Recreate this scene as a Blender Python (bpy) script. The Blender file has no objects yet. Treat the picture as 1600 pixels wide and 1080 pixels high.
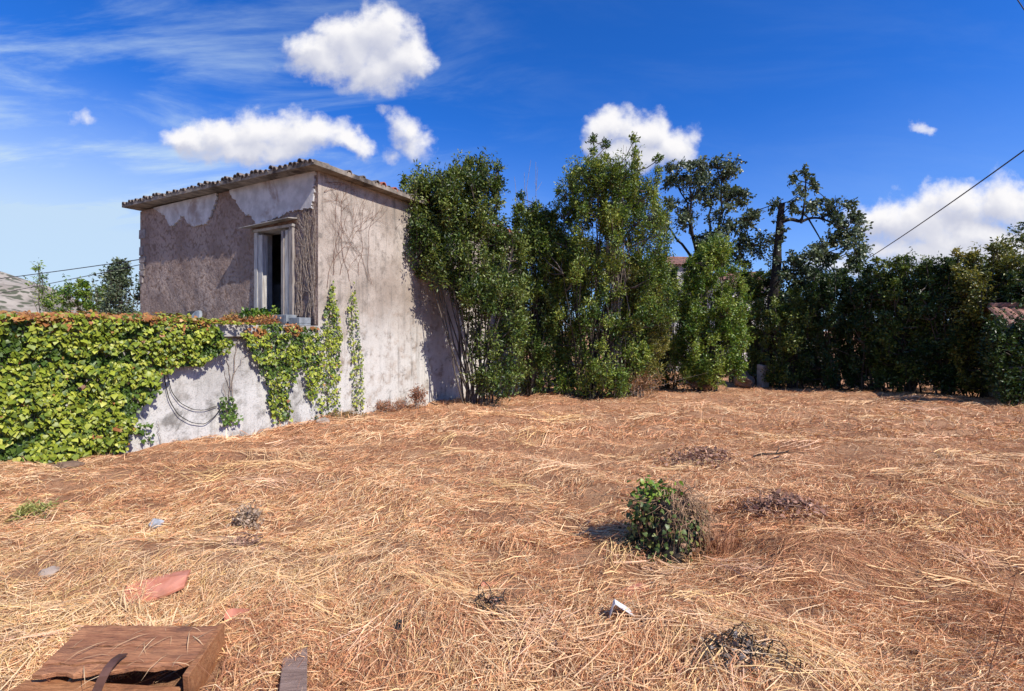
import bpy, bmesh, math, random
import numpy as np
from mathutils import Vector, Matrix, Euler

# ------------------------------------------------------------------ camera, sky, sun, exposure
scene = bpy.context.scene
COL = scene.collection
H = 1.28                      # eye height above the ground at the photographer
F = 726.0                     # focal length in photograph pixels (1600 wide)
HZ = 517.0                    # row of the horizon
cam = bpy.data.cameras.new('camera')
camo = bpy.data.objects.new('camera', cam)
COL.objects.link(camo)
camo.location = (0, 0, H)
camo.rotation_euler = (math.radians(90), 0, 0)
cam.sensor_width = 36
cam.lens = 36 * F / 1600
cam.shift_y = -(540 - HZ) / 1600
cam.clip_start = 0.05
cam.clip_end = 4000
scene.camera = camo

SUN = Vector((0.567, -0.469, 0.68)).normalized()
sun = bpy.data.lights.new('sun', 'SUN')
sun.energy = 5.0
sun.angle = math.radians(0.5)
sun.color = (1.0, 0.93, 0.82)
suno = bpy.data.objects.new('sun', sun)
COL.objects.link(suno)
suno.location = (20, -15, 25)
suno.rotation_euler = SUN.to_track_quat('Z', 'Y').to_euler()

scene.view_settings.view_transform = 'Standard'
scene.view_settings.look = 'None'
scene.view_settings.gamma = 1
scene.view_settings.use_curve_mapping = False
scene.view_settings.exposure = 0.45


def nd(t, kind, **kw):
    n = t.nodes.new(kind)
    for k, v in kw.items():
        if k.startswith('i_'):
            n.inputs[int(k[2:])].default_value = v
        else:
            setattr(n, k, v)
    return n


def mth(t, op, a, b=None, c=None, clamp=False):
    n = t.nodes.new('ShaderNodeMath')
    n.operation = op
    n.use_clamp = clamp
    for i, v in enumerate((a, b, c)):
        if v is None:
            continue
        if isinstance(v, (int, float)):
            n.inputs[i].default_value = v
        else:
            t.links.new(v, n.inputs[i])
    return n.outputs[0]


def maprange(t, v, a, b, c=0.0, d=1.0, smooth=True):
    n = t.nodes.new('ShaderNodeMapRange')
    n.interpolation_type = 'SMOOTHSTEP' if smooth else 'LINEAR'
    t.links.new(v, n.inputs[0])
    for i, x in enumerate((a, b, c, d)):
        n.inputs[i + 1].default_value = x
    return n.outputs[0]


def mixc(t, f, a, b, blend='MIX'):
    n = t.nodes.new('ShaderNodeMix')
    n.data_type = 'RGBA'
    n.blend_type = blend
    for sock, v in ((n.inputs[0], f), (n.inputs[6], a), (n.inputs[7], b)):
        if isinstance(v, (int, float)):
            sock.default_value = v
        elif isinstance(v, (tuple, list)):
            sock.default_value = tuple(v) + (1,) if len(v) == 3 else v
        else:
            t.links.new(v, sock)
    return n.outputs[2]


def noise(t, vec, scale, detail=4, rough=0.55, dist=0.0):
    n = t.nodes.new('ShaderNodeTexNoise')
    n.inputs['Scale'].default_value = scale
    n.inputs['Detail'].default_value = detail
    n.inputs['Roughness'].default_value = rough
    n.inputs['Distortion'].default_value = dist
    if vec is not None:
        t.links.new(vec, n.inputs['Vector'])
    return n.outputs['Fac']


def mapping(t, vec, sc=(1, 1, 1), loc=(0, 0, 0), rot=(0, 0, 0)):
    n = t.nodes.new('ShaderNodeMapping')
    n.inputs['Scale'].default_value = sc
    n.inputs['Location'].default_value = loc
    n.inputs['Rotation'].default_value = rot
    t.links.new(vec, n.inputs['Vector'])
    return n.outputs[0]


# cumulus puffs as directions: azimuth tangent, elevation tangent, radii (all relative to north = +Y)
PUFFS = [(500, 95, 48, 27), (545, 72, 48, 42), (590, 58, 55, 40), (630, 85, 36, 40), (588, 108, 55, 36),
         (285, 210, 38, 22), (345, 205, 55, 28), (420, 198, 62, 36), (485, 212, 58, 30), (540, 222, 34, 20), (405, 226, 120, 22),
         (640, 190, 36, 28, .6), (655, 222, 30, 24, .55), (612, 226, 26, 18, .3), (600, 175, 22, 12, .0),
         (952, 198, 32, 32), (1000, 203, 42, 36), (1046, 225, 40, 34), (1000, 242, 60, 26), (1096, 250, 22, 12, .2),
         (1385, 335, 50, 28), (1430, 345, 75, 40), (1500, 325, 62, 36), (1570, 316, 52, 40), (1650, 330, 70, 45),
         (1470, 388, 130, 26), (1330, 408, 100, 22, .4), (1570, 398, 80, 24), (1490, 366, 130, 28), (1580, 372, 90, 26), (1432, 206, 28, 12, .3), (122, 181, 36, 18, .15), (1285, 415, 70, 18, .4), (1395, 320, 16, 11, .4),
         (1760, 200, 60, 26), (-150, 120, 90, 30)]


def cloud_group():
    g = bpy.data.node_groups.new('cloud_density', 'ShaderNodeTree')
    g.interface.new_socket('P', in_out='INPUT', socket_type='NodeSocketVector')
    g.interface.new_socket('D', in_out='OUTPUT', socket_type='NodeSocketFloat')
    gi = g.nodes.new('NodeGroupInput')
    go = g.nodes.new('NodeGroupOutput')
    P = gi.outputs[0]
    # wobble the lookup so that the puffs get ragged edges
    nz = g.nodes.new('ShaderNodeTexNoise')
    nz.inputs['Scale'].default_value = 8
    nz.inputs['Detail'].default_value = 6
    nz.inputs['Roughness'].default_value = 0.55
    g.links.new(P, nz.inputs['Vector'])
    sub = g.nodes.new('ShaderNodeVectorMath'); sub.operation = 'SUBTRACT'
    sub.inputs[1].default_value = (0.5, 0.5, 0.5)
    g.links.new(nz.outputs['Color'], sub.inputs[0])
    sc = g.nodes.new('ShaderNodeVectorMath'); sc.operation = 'SCALE'
    sc.inputs['Scale'].default_value = 0.15
    g.links.new(sub.outputs[0], sc.inputs[0])
    add = g.nodes.new('ShaderNodeVectorMath'); add.operation = 'ADD'
    g.links.new(P, add.inputs[0]); g.links.new(sc.outputs[0], add.inputs[1])
    Q = add.outputs[0]
    cur = None
    for (px, py, rx, ry, *op) in PUFFS:
        c = ((px - 800) / F, (HZ - py) / F, 0)
        m = g.nodes.new('ShaderNodeVectorMath'); m.operation = 'SUBTRACT'
        m.inputs[1].default_value = c
        g.links.new(Q, m.inputs[0])
        d = g.nodes.new('ShaderNodeVectorMath'); d.operation = 'MULTIPLY'
        d.inputs[1].default_value = (F / (rx * 1.1), F / (ry * 1.1), 0)
        g.links.new(m.outputs[0], d.inputs[0])
        dt = g.nodes.new('ShaderNodeVectorMath'); dt.operation = 'DOT_PRODUCT'
        g.links.new(d.outputs[0], dt.inputs[0]); g.links.new(d.outputs[0], dt.inputs[1])
        v = mth(g, 'SUBTRACT', op[0] if op else 1.0, dt.outputs['Value'])
        v = mth(g, 'MAXIMUM', v, -3.0)
        if cur is None:
            cur = v
        else:
            n = g.nodes.new('ShaderNodeMath'); n.operation = 'SMOOTH_MAX'
            g.links.new(cur, n.inputs[0]); g.links.new(v, n.inputs[1]); n.inputs[2].default_value = 0.25
            cur = n.outputs[0]
    g.interface.new_socket('S', in_out='OUTPUT', socket_type='NodeSocketFloat')
    g.links.new(cur, go.inputs[1])
    fb = noise(g, P, 20, 9, 0.62)
    cur = mth(g, 'ADD', cur, mth(g, 'MULTIPLY', mth(g, 'SUBTRACT', fb, 0.5), 1.9))
    g.links.new(cur, go.inputs[0])
    return g


world = bpy.data.worlds.new('World')
scene.world = world
world.use_nodes = True
wt = world.node_tree
wt.nodes.clear()
sky = wt.nodes.new('ShaderNodeTexSky')
sky.sky_type = 'NISHITA'
sky.sun_disc = False
sky.sun_elevation = math.asin(SUN.z)
sky.sun_rotation = math.atan2(SUN.x, SUN.y)
sky.altitude = 300
sky.air_density = 1.0
sky.dust_density = 0.6
sky.ozone_density = 2.5
SKY_STRENGTH = 0.10
tc = wt.nodes.new('ShaderNodeTexCoord')
sep = wt.nodes.new('ShaderNodeSeparateXYZ')
wt.links.new(tc.outputs['Generated'], sep.inputs[0])
dx, dy, dz = sep.outputs
ysafe = mth(wt, 'MAXIMUM', dy, 0.02)
cmb = wt.nodes.new('ShaderNodeCombineXYZ')
wt.links.new(mth(wt, 'DIVIDE', dx, ysafe), cmb.inputs[0])
wt.links.new(mth(wt, 'DIVIDE', dz, ysafe), cmb.inputs[1])
P = cmb.outputs[0]
grp = cloud_group()
g1 = wt.nodes.new('ShaderNodeGroup'); g1.node_tree = grp
wt.links.new(P, g1.inputs[0])
off = wt.nodes.new('ShaderNodeVectorMath'); off.operation = 'ADD'
off.inputs[1].default_value = (0.012, 0.030, 0)
wt.links.new(P, off.inputs[0])
g2 = wt.nodes.new('ShaderNodeGroup'); g2.node_tree = grp
wt.links.new(off.outputs[0], g2.inputs[0])
front = maprange(wt, dy, 0.02, 0.2)
cover = mth(wt, 'MULTIPLY', maprange(wt, g1.outputs[0], -0.55, 0.85), front)
lit = maprange(wt, mth(wt, 'SUBTRACT', g1.outputs[1], g2.outputs[1]), -0.55, 0.85)
# deepen the blue of the clear sky (camera's vivid rendering of blue)
skyc = wt.nodes.new('ShaderNodeMix'); skyc.data_type = 'RGBA'; skyc.blend_type = 'MULTIPLY'
skyc.inputs[0].default_value = 1.0
wt.links.new(sky.outputs[0], skyc.inputs[6])
skyc.inputs[7].default_value = (0.60, 0.83, 1.42, 1)
hs = wt.nodes.new('ShaderNodeHueSaturation')
hs.inputs['Saturation'].default_value = 1.12
wt.links.new(skyc.outputs[2], hs.inputs['Color'])
clear = hs.outputs[0]
# thin cirrus, stretched streaks over the whole sky, thicker low in the west
cm = wt.nodes.new('ShaderNodeCombineXYZ')
zs = mth(wt, 'ADD', mth(wt, 'MAXIMUM', dz, 0.0), 0.25)
wt.links.new(mth(wt, 'DIVIDE', dx, zs), cm.inputs[0])
wt.links.new(mth(wt, 'DIVIDE', dy, zs), cm.inputs[1])
cmm = mapping(wt, cm.outputs[0], (0.9, 2.6, 1), (3.1, 0.7, 0), (0, 0, 0.55))
ci = noise(wt, cmm, 1.7, 8, 0.62, 0.6)
west = maprange(wt, dx, 0.15, -0.75)
ci_m = mth(wt, 'MULTIPLY', maprange(wt, ci, 0.42, 0.78), mth(wt, 'ADD', mth(wt, 'MULTIPLY', west, 0.85), 0.04))
low = mth(wt, 'MULTIPLY', maprange(wt, dz, 0.42, 0.02), mth(wt, 'ADD', mth(wt, 'MULTIPLY', west, 1.05), 0.24))
veil = mth(wt, 'MINIMUM', mth(wt, 'ADD', ci_m, low), 0.9)
s1 = mixc(wt, veil, clear, (4.4, 5.6, 6.6))
cl_col = mixc(wt, lit, (4.1, 4.3, 5.3), (7.2, 7.1, 7.2))
s2 = mixc(wt, cover, s1, cl_col)
bg = wt.nodes.new('ShaderNodeBackground')
bg.inputs[1].default_value = SKY_STRENGTH
wt.links.new(s2, bg.inputs[0])
wo = wt.nodes.new('ShaderNodeOutputWorld')
wt.links.new(bg.outputs[0], wo.inputs[0])

# ------------------------------------------------------------------ helpers
rng = np.random.default_rng(7)
random.seed(7)


def vnoise(x, y, seed=0):
    x = np.asarray(x, float); y = np.asarray(y, float)
    xi = np.floor(x).astype(np.int64); yi = np.floor(y).astype(np.int64)
    fx = x - xi; fy = y - yi
    fx = fx * fx * (3 - 2 * fx); fy = fy * fy * (3 - 2 * fy)

    def h(a, b):
        n = (a * 374761393 + b * 668265263 + seed * 974634777) & 0x7fffffff
        n = ((n ^ (n >> 13)) * 1274126177) & 0x7fffffff
        n = n ^ (n >> 16)
        return (n & 0xffff) / 65535.0
    return (h(xi, yi) * (1 - fx) + h(xi + 1, yi) * fx) * (1 - fy) + (h(xi, yi + 1) * (1 - fx) + h(xi + 1, yi + 1) * fx) * fy


def fbm(x, y, seed=0, oct=4):
    s = 0; a = 0.5
    for i in range(oct):
        s = s + a * vnoise(x * 2 ** i, y * 2 ** i, seed + i)
        a *= 0.5
    return s / (1 - 0.5 ** oct)


MOUNDS = [(2.3, 5.7, .7, .10), (2.45, 4.15, .6, .10), (5.2, 6.0, .9, .09), (-3.1, 3.0, .5, .07), (-1.9, 5.0, .7, .06), (.95, 1.85, .3, .05),
          (0.2, 7.5, 1.0, .08), (3.4, 8.6, 1.2, .09), (-.8, 9.3, 1.0, .08), (1.05, 3.05, .35, .03), (4.4, 3.1, .7, .07), (-2.2, 6.9, .9, .06)]


def ground_z(x, y):
    x = np.asarray(x, float); y = np.asarray(y, float)
    yy = np.clip(y, -12, 24)
    z = -0.0565 * yy
    fade = np.clip((45 - np.hypot(x, y)) / 20, 0, 1)
    z = z + fade * ((fbm(x * .55, y * .8, 3, 4) - .5) * .16 + (fbm(x * 2.3, y * 3.1, 11, 3) - .5) * .13 + (fbm(x * .95, y * 1.35, 15, 3) - .5) * .17
                    + .035 * np.sin(6.0 * (y * .75 + x * .22 + 2.2 * fbm(x * .4, y * .4, 17, 2))))
    for (mx, my, r, h) in MOUNDS:
        z = z + h * np.exp(-((x - mx) ** 2 + ((y - my) * 1.4) ** 2) / (r * r))
    return z


def gp(px, py):
    """ground point seen at photograph pixel"""
    Y = 929.0 / (py - 558.0)
    X = (px - 800) / F * Y
    return X, Y, float(ground_z(X, Y))


CX, CY = -3.906, 9.36
A = np.array((0.4666, 0.8845)); B = np.array((-0.8845, 0.4666))
HROT = math.atan2(A[1], A[0])


def to_local(x, y):
    dx_, dy_ = np.asarray(x) - CX, np.asarray(y) - CY
    return dx_ * A[0] + dy_ * A[1], dx_ * B[0] + dy_ * B[1]


def to_world(s, t):
    return CX + s * A[0] + t * B[0], CY + s * A[1] + t * B[1]


def right_s(px):
    r = (px - 800) / F
    return (CY * r - CX) / (A[0] - A[1] * r)


def right_pt(px, py):        # a point of the right facade plane, house coordinates (s, z)
    s = right_s(px)
    return s, H + (HZ - py) / F * (CY + A[1] * s)


def left_pt(px, py):         # a point of the left facade plane, house coordinates (t, z)
    r = (px - 800) / F
    t = (CX - CY * r) / (-B[0] + B[1] * r)
    return t, H + (HZ - py) / F * (CY + B[1] * t)


def tag(o, label=None, cat=None, group=None, kind=None):
    if label: o['label'] = label
    if cat: o['category'] = cat
    if group: o['group'] = group
    if kind: o['kind'] = kind
    return o


def empty(name, loc, rz=0.0):
    o = bpy.data.objects.new(name, None)
    o.location = loc
    o.rotation_euler = (0, 0, rz)
    o.empty_display_size = 0.2
    COL.objects.link(o)
    return o


def link_mesh(name, me, mat=None, parent=None, loc=None):
    o = bpy.data.objects.new(name, me)
    if mat is not None and len(me.materials) == 0:
        me.materials.append(mat)
    if parent is not None:
        o.parent = parent
    if loc is not None:
        o.location = loc
    COL.objects.link(o)
    return o


def np_mesh(name, verts, faces, tint=None, smooth=False):
    """faces: (n,k) int array, k = 3 or 4"""
    verts = np.asarray(verts, np.float32).reshape(-1, 3)
    faces = np.asarray(faces, np.int32)
    me = bpy.data.meshes.new(name)
    k = faces.shape[1]
    me.vertices.add(len(verts)); me.vertices.foreach_set('co', verts.ravel())
    me.loops.add(faces.size); me.loops.foreach_set('vertex_index', faces.ravel())
    me.polygons.add(len(faces))
    me.polygons.foreach_set('loop_start', np.arange(0, faces.size, k, dtype=np.int32))
    me.polygons.foreach_set('loop_total', np.full(len(faces), k, np.int32))
    if smooth:
        me.polygons.foreach_set('use_smooth', np.ones(len(faces), bool))
    me.update(calc_edges=True)
    if tint is not None:
        c = np.ones((len(verts), 4), np.float32)
        c[:, :3] = tint
        at = me.color_attributes.new('tint', 'FLOAT_COLOR', 'POINT')
        at.data.foreach_set('color', c.ravel())
    me.validate()
    return me


class MB:
    """collects boxes, prisms and tubes into one mesh"""
    def __init__(self):
        self.v = []; self.f = []

    def add(self, vs, fs):
        o = len(self.v)
        self.v += [tuple(p) for p in vs]
        self.f += [tuple(i + o for i in f) for f in fs]
        return self

    def box(self, x0, x1, y0, y1, z0, z1, jit=0.0):
        vs = [(x, y, z) for z in (z0, z1) for y in (y0, y1) for x in (x0, x1)]
        if jit:
            vs = [tuple(c + random.uniform(-jit, jit) for c in p) for p in vs]
        return self.add(vs, [(0, 2, 3, 1), (4, 5, 7, 6), (0, 1, 5, 4), (2, 6, 7, 3), (0, 4, 6, 2), (1, 3, 7, 5)])

    def prism(self, poly, mapf, d0, d1):
        """poly of (u,v); mapf(u,v,d) -> xyz"""
        n = len(poly)
        vs = [mapf(u, v, d0) for u, v in poly] + [mapf(u, v, d1) for u, v in poly]
        fs = [tuple(range(n)), tuple(range(2 * n - 1, n - 1, -1))]
        fs += [(i, i + n, (i + 1) % n + n, (i + 1) % n) for i in range(n)]
        return self.add(vs, fs)

    def tube(self, pts, radii, k=6, cap=True):
        vs, fs = tube_arrays(pts, radii, k)
        self.add(vs, fs.tolist())
        if cap:
            o = len(self.v) - len(vs)
            self.f.append(tuple(o + i for i in range(k - 1, -1, -1)))
            self.f.append(tuple(len(self.v) - k + i for i in range(k)))
        return self

    def build(self, name, mat, parent=None, smooth=False, bevel=0.0):
        me = bpy.data.meshes.new(name)
        me.from_pydata(self.v, [], self.f)
        bm = bmesh.new(); bm.from_mesh(me)
        bmesh.ops.recalc_face_normals(bm, faces=bm.faces)
        bm.to_mesh(me); bm.free()
        if smooth:
            for p in me.polygons: p.use_smooth = True
        o = link_mesh(name, me, mat, parent)
        if bevel:
            m = o.modifiers.new('bevel', 'BEVEL'); m.width = bevel; m.segments = 2
        return o


def tube_arrays(pts, radii, k=5):
    pts = np.asarray(pts, float); n = len(pts)
    radii = np.broadcast_to(np.asarray(radii, float), (n,))
    tan = np.gradient(pts, axis=0)
    tan /= np.linalg.norm(tan, axis=1)[:, None] + 1e-9
    ref = np.where(np.abs(tan[:, 2:3]) > .9, np.array([[1., 0, 0]]), np.array([[0, 0, 1.]]))
    u = np.cross(tan, ref); u /= np.linalg.norm(u, axis=1)[:, None] + 1e-9
    w = np.cross(tan, u)
    a = np.linspace(0, 2 * np.pi, k, endpoint=False)
    ring = pts[:, None, :] + radii[:, None, None] * (np.cos(a)[None, :, None] * u[:, None, :] + np.sin(a)[None, :, None] * w[:, None, :])
    vs = ring.reshape(-1, 3)
    i = np.arange(n - 1)[:, None] * k; j = np.arange(k)[None, :]; j2 = (j + 1) % k
    fs = np.stack([i + j, i + j2, i + k + j2, i + k + j], -1).reshape(-1, 4)
    return vs, fs


def tubes_mesh(name, lines, k=5, tint=None):
    V = []; Fc = []; o = 0; T = []
    for li, (pts, rad) in enumerate(lines):
        v, f = tube_arrays(pts, rad, k)
        V.append(v); Fc.append(f + o); o += len(v)
    return np_mesh(name, np.concatenate(V), np.concatenate(Fc), None, True)


def rand_dirs(n, r=None):
    r = r or rng
    v = r.normal(size=(n, 3))
    return v / np.linalg.norm(v, axis=1)[:, None]


def norm(v):
    return v / (np.linalg.norm(v, axis=1)[:, None] + 1e-9)


# leaf outlines: (along, across, up) fan polygons as triangle lists
RHOMB = (np.array([(0, 0, 0), (.45, .5, .08), (1, 0, -.06), (.45, -.5, .08)], float), np.array([(0, 1, 2), (0, 2, 3)]))
IVY = (np.array([(0, 0, 0), (-.12, .34, -.03), (.18, .55, -.06), (.50, .36, .02), (1, 0, -.16), (.50, -.36, .02), (.18, -.55, -.06), (-.12, -.34, -.03), (.3, 0, .05)], float),
       np.array([(8, 0, 1), (8, 1, 2), (8, 2, 3), (8, 3, 4), (8, 4, 5), (8, 5, 6), (8, 6, 7), (8, 7, 0)]))
LONG = (np.array([(0, 0, 0), (.3, .5, .05), (.7, .42, .02), (1, 0, -.14), (.7, -.42, .02), (.3, -.5, .05)], float),
        np.array([(0, 1, 5), (1, 2, 5), (2, 4, 5), (2, 3, 4)]))


def leaf_arrays(pos, d, nrm, size, width, shape):
    tv, tf = shape
    d = norm(d)
    side = norm(np.cross(nrm, d))
    up = np.cross(d, side)
    n = len(pos)
    L = size[:, None, None]
    Wd = (size * width)[:, None, None]
    v = pos[:, None, :] + L * tv[None, :, 0:1] * d[:, None, :] + Wd * tv[None, :, 1:2] * side[:, None, :] + L * tv[None, :, 2:3] * up[:, None, :]
    f = tf[None] + (np.arange(n) * len(tv))[:, None, None]
    return v.reshape(-1, 3), f.reshape(-1, 3)


def leaf_mesh(name, pos, d, nrm, size, width, tint, shape=RHOMB):
    v, f = leaf_arrays(pos, d, nrm, size, width, shape)
    return np_mesh(name, v, f, np.repeat(tint, len(shape[0]), axis=0))


# ------------------------------------------------------------------ materials
def base_mat(name):
    m = bpy.data.materials.new(name)
    m.use_nodes = True
    t = m.node_tree
    b = t.nodes['Principled BSDF']
    return m, t, b


def set_bump(t, b, h, strength=0.4, dist=0.02):
    n = t.nodes.new('ShaderNodeBump')
    n.inputs['Strength'].default_value = strength
    n.inputs['Distance'].default_value = dist
    t.links.new(h, n.inputs['Height'])
    t.links.new(n.outputs[0], b.inputs['Normal'])


def objco(t):
    return t.nodes.new('ShaderNodeTexCoord').outputs['Object']


def noise_mat(name, c1, c2, scale=8.0, rough=0.85, bump=0.3, bscale=None, dist=0.01, stretch=(1, 1, 1), c3=None, lo=.35, hi=.65, spec=.3):
    m, t, b = base_mat(name)
    co = mapping(t, objco(t), stretch)
    f = maprange(t, noise(t, co, scale, 6, .6), lo, hi)
    c = mixc(t, f, c1, c2)
    if c3 is not None:
        f2 = maprange(t, noise(t, co, scale * .31, 5, .65, .4), .52, .68)
        c = mixc(t, f2, c, c3)
    t.links.new(c, b.inputs['Base Color'])
    b.inputs['Roughness'].default_value = rough
    b.inputs['Specular IOR Level'].default_value = spec
    set_bump(t, b, noise(t, co, bscale or scale * 3, 6, .65), bump, dist)
    return m


def leaf_mat(name, rough=0.42, trans=0.22, spec=0.45):
    m, t, b = base_mat(name)
    at = t.nodes.new('ShaderNodeAttribute'); at.attribute_name = 'tint'
    t.links.new(at.outputs['Color'], b.inputs['Base Color'])
    b.inputs['Roughness'].default_value = rough
    b.inputs['Specular IOR Level'].default_value = spec
    tr = t.nodes.new('ShaderNodeBsdfTranslucent')
    c = mixc(t, 1.0, at.outputs['Color'], (1.3, 1.25, .6), 'MULTIPLY')
    t.links.new(c, tr.inputs[0])
    mx = t.nodes.new('ShaderNodeMixShader'); mx.inputs[0].default_value = trans
    t.links.new(b.outputs[0], mx.inputs[1]); t.links.new(tr.outputs[0], mx.inputs[2])
    t.links.new(mx.outputs[0], t.nodes['Material Output'].inputs[0])
    return m


M_LEAF = leaf_mat('leaf_green')
M_IVY = leaf_mat('ivy_leaf', .45, .2, .4)
M_STRAW = leaf_mat('straw', .6, .12, .25)
M_BARK = noise_mat('bark', (.05, .038, .03), (.11, .09, .075), 14, .9, .6, 40, .01, (1, 1, .3))
M_BARKPALE = noise_mat('pale_bark', (.14, .12, .10), (.26, .23, .20), 14, .9, .5, 40, .01, (1, 1, .3))
M_DARKTRUNK = noise_mat('dark_trunk', (.012, .010, .009), (.030, .024, .020), 10, .95, .9, 25, .03)
M_VINE = noise_mat('dry_vine', (.17, .13, .105), (.30, .25, .21), 20, .9, .3)
M_DEADTWIG = noise_mat('dead_twig', (.13, .075, .055), (.26, .155, .115), 20, .9, .3)
M_DRYSTEM = noise_mat('dry_stem', (.20, .12, .075), (.42, .27, .16), 20, .9, .3)
M_CONC = noise_mat('concrete', (.25, .235, .22), (.37, .35, .33), 5, .9, .5, 40, .006, c3=(.13, .115, .10))
M_FASCIA = noise_mat('weathered_fascia', (.13, .11, .09), (.27, .235, .195), 4, .9, .6, 30, .012, c3=(.055, .045, .038))
M_TILE = noise_mat('old_roof_tile', (.09, .078, .068), (.19, .155, .13), 6, .9, .4, 40, .004, c3=(.06, .058, .05))
M_REDTILE = noise_mat('red_roof_tile', (.30, .085, .05), (.42, .15, .09), 5, .85, .4, 40, .004, c3=(.2, .07, .05))
M_BRICK = noise_mat('brick_red', (.34, .12, .07), (.44, .18, .11), 9, .9, .5)
M_TERRA = noise_mat('terracotta_fragment', (.42, .15, .09), (.52, .22, .15), 12, .85, .4, 60, .003, c3=(.32, .14, .09))
M_STONE = noise_mat('quoin_stone', (.16, .13, .12), (.28, .25, .235), 6, .95, .6, 30, .01)
M_WOODW = noise_mat('peeling_white_wood', (.27, .26, .245), (.46, .44, .415), 6, .7, .4, 40, .004, (6, 6, .5), c3=(.25, .21, .18))
M_WOODG = noise_mat('grey_wood', (.20, .17, .155), (.31, .28, .25), 7, .85, .5, 50, .004, (6, 6, .5), c3=(.12, .10, .09))
M_STEEL = noise_mat('grey_metal', (.13, .145, .16), (.22, .24, .26), 6, .6, .1)
M_DARK = noise_mat('dark_board', (.02, .02, .022), (.05, .05, .05), 6, .8, .2)
M_CABLE = noise_mat('black_cable', (.012, .012, .012), (.03, .03, .03), 9, .6, .05)
M_WIRE = noise_mat('grey_wire', (.03, .03, .035), (.05, .05, .055), 9, .6, .05)
M_ROOM = noise_mat('room_plaster', (.30, .29, .28), (.42, .41, .40), 3, .95, .2)
M_ROCK = noise_mat('brown_rock', (.14, .09, .06), (.24, .16, .11), 4, .95, .7, 14, .03)
M_GREYROCK = noise_mat('grey_rock', (.25, .26, .28), (.40, .41, .43), 9, .9, .6, 30, .01)
M_PALEROCK = noise_mat('pale_rock', (.27, .21, .17), (.40, .33, .28), 9, .9, .6, 30, .01)
M_ASH = noise_mat('charred_wood', (.015, .013, .012), (.06, .05, .045), 18, .95, .7)


def wall_right_mat(name, upper1, upper2, white, stain, wz0, wz1):
    """rendered wall: blotchy plaster above, whitewash remaining low down, grey stains and vertical runs"""
    m, t, b = base_mat(name)
    co = objco(t)
    big = noise(t, co, .8, 6, .6, .5)
    c = mixc(t, maprange(t, big, .36, .64), upper1, upper2)
    mid = noise(t, co, 4.5, 8, .7, .3)
    c = mixc(t, mth(t, 'MULTIPLY', maprange(t, mid, .48, .68), .75), c, tuple(x * .62 for x in upper1))
    runs = noise(t, mapping(t, co, (3.2, 3.2, .28)), 2.0, 6, .65)
    c = mixc(t, mth(t, 'MULTIPLY', maprange(t, runs, .50, .70), .6), c, stain)
    sp = t.nodes.new('ShaderNodeSeparateXYZ'); t.links.new(co, sp.inputs[0])
    zz = mth(t, 'ADD', sp.outputs[2], mth(t, 'MULTIPLY', mth(t, 'SUBTRACT', noise(t, co, 1.3, 6, .65), .5), 2.6))
    wf = mth(t, 'MULTIPLY', maprange(t, zz, wz1, wz0), maprange(t, noise(t, co, 2.6, 7, .7), .36, .54))
    c = mixc(t, mth(t, 'MULTIPLY', wf, .85), c, white)
    blot = maprange(t, noise(t, mapping(t, co, (1, 1, 1.3), (5, 2, 1)), 1.9, 8, .72, .8), .56, .70)
    c = mixc(t, mth(t, 'MULTIPLY', blot, .8), c, stain)
    top = mth(t, 'MULTIPLY', maprange(t, noise(t, mapping(t, co, (5, 5, .18), (1, 7, 0)), 1.6, 5, .6), .53, .66), maprange(t, noise(t, co, .6, 4, .6), .42, .6))
    c = mixc(t, mth(t, 'MULTIPLY', top, .4), c, stain)
    fine = noise(t, co, 45, 4, .7)
    c = mixc(t, mth(t, 'MULTIPLY', maprange(t, fine, .48, .68), .4), c, tuple(x * .5 for x in stain))
    # hairline cracks
    vo = t.nodes.new('ShaderNodeTexVoronoi'); vo.feature = 'DISTANCE_TO_EDGE'
    vo.inputs['Scale'].default_value = 1.1
    wob = t.nodes.new('ShaderNodeVectorMath'); wob.operation = 'ADD'
    nn = t.nodes.new('ShaderNodeTexNoise'); nn.inputs['Scale'].default_value = 3; nn.inputs['Detail'].default_value = 5
    t.links.new(co, nn.inputs['Vector'])
    t.links.new(co, wob.inputs[0]); t.links.new(nn.outputs['Color'], wob.inputs[1])
    t.links.new(wob.outputs[0], vo.inputs['Vector'])
    cr = mth(t, 'MULTIPLY', maprange(t, vo.outputs['Distance'], .009, .0), maprange(t, noise(t, co, .7, 3), .48, .6))
    c = mixc(t, mth(t, 'MULTIPLY', cr, .6), c, (.08, .07, .06))
    t.links.new(c, b.inputs['Base Color'])
    b.inputs['Roughness'].default_value = .92
    b.inputs['Specular IOR Level'].default_value = .2
    hgt = mth(t, 'ADD', mth(t, 'MULTIPLY', mid, .7), mth(t, 'MULTIPLY', fine, .3))
    set_bump(t, b, hgt, .55, .02)
    return m


M_RIGHTWALL = wall_right_mat('render_right', (.295, .245, .20), (.44, .385, .33), (.56, .545, .51), (.12, .11, .098), H - .9, H + 1.2)
M_LOWWALL = wall_right_mat('render_terrace', (.24, .225, .205), (.36, .345, .32), (.53, .52, .495), (.13, .122, .11), H - 1.2, H + .3)


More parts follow.
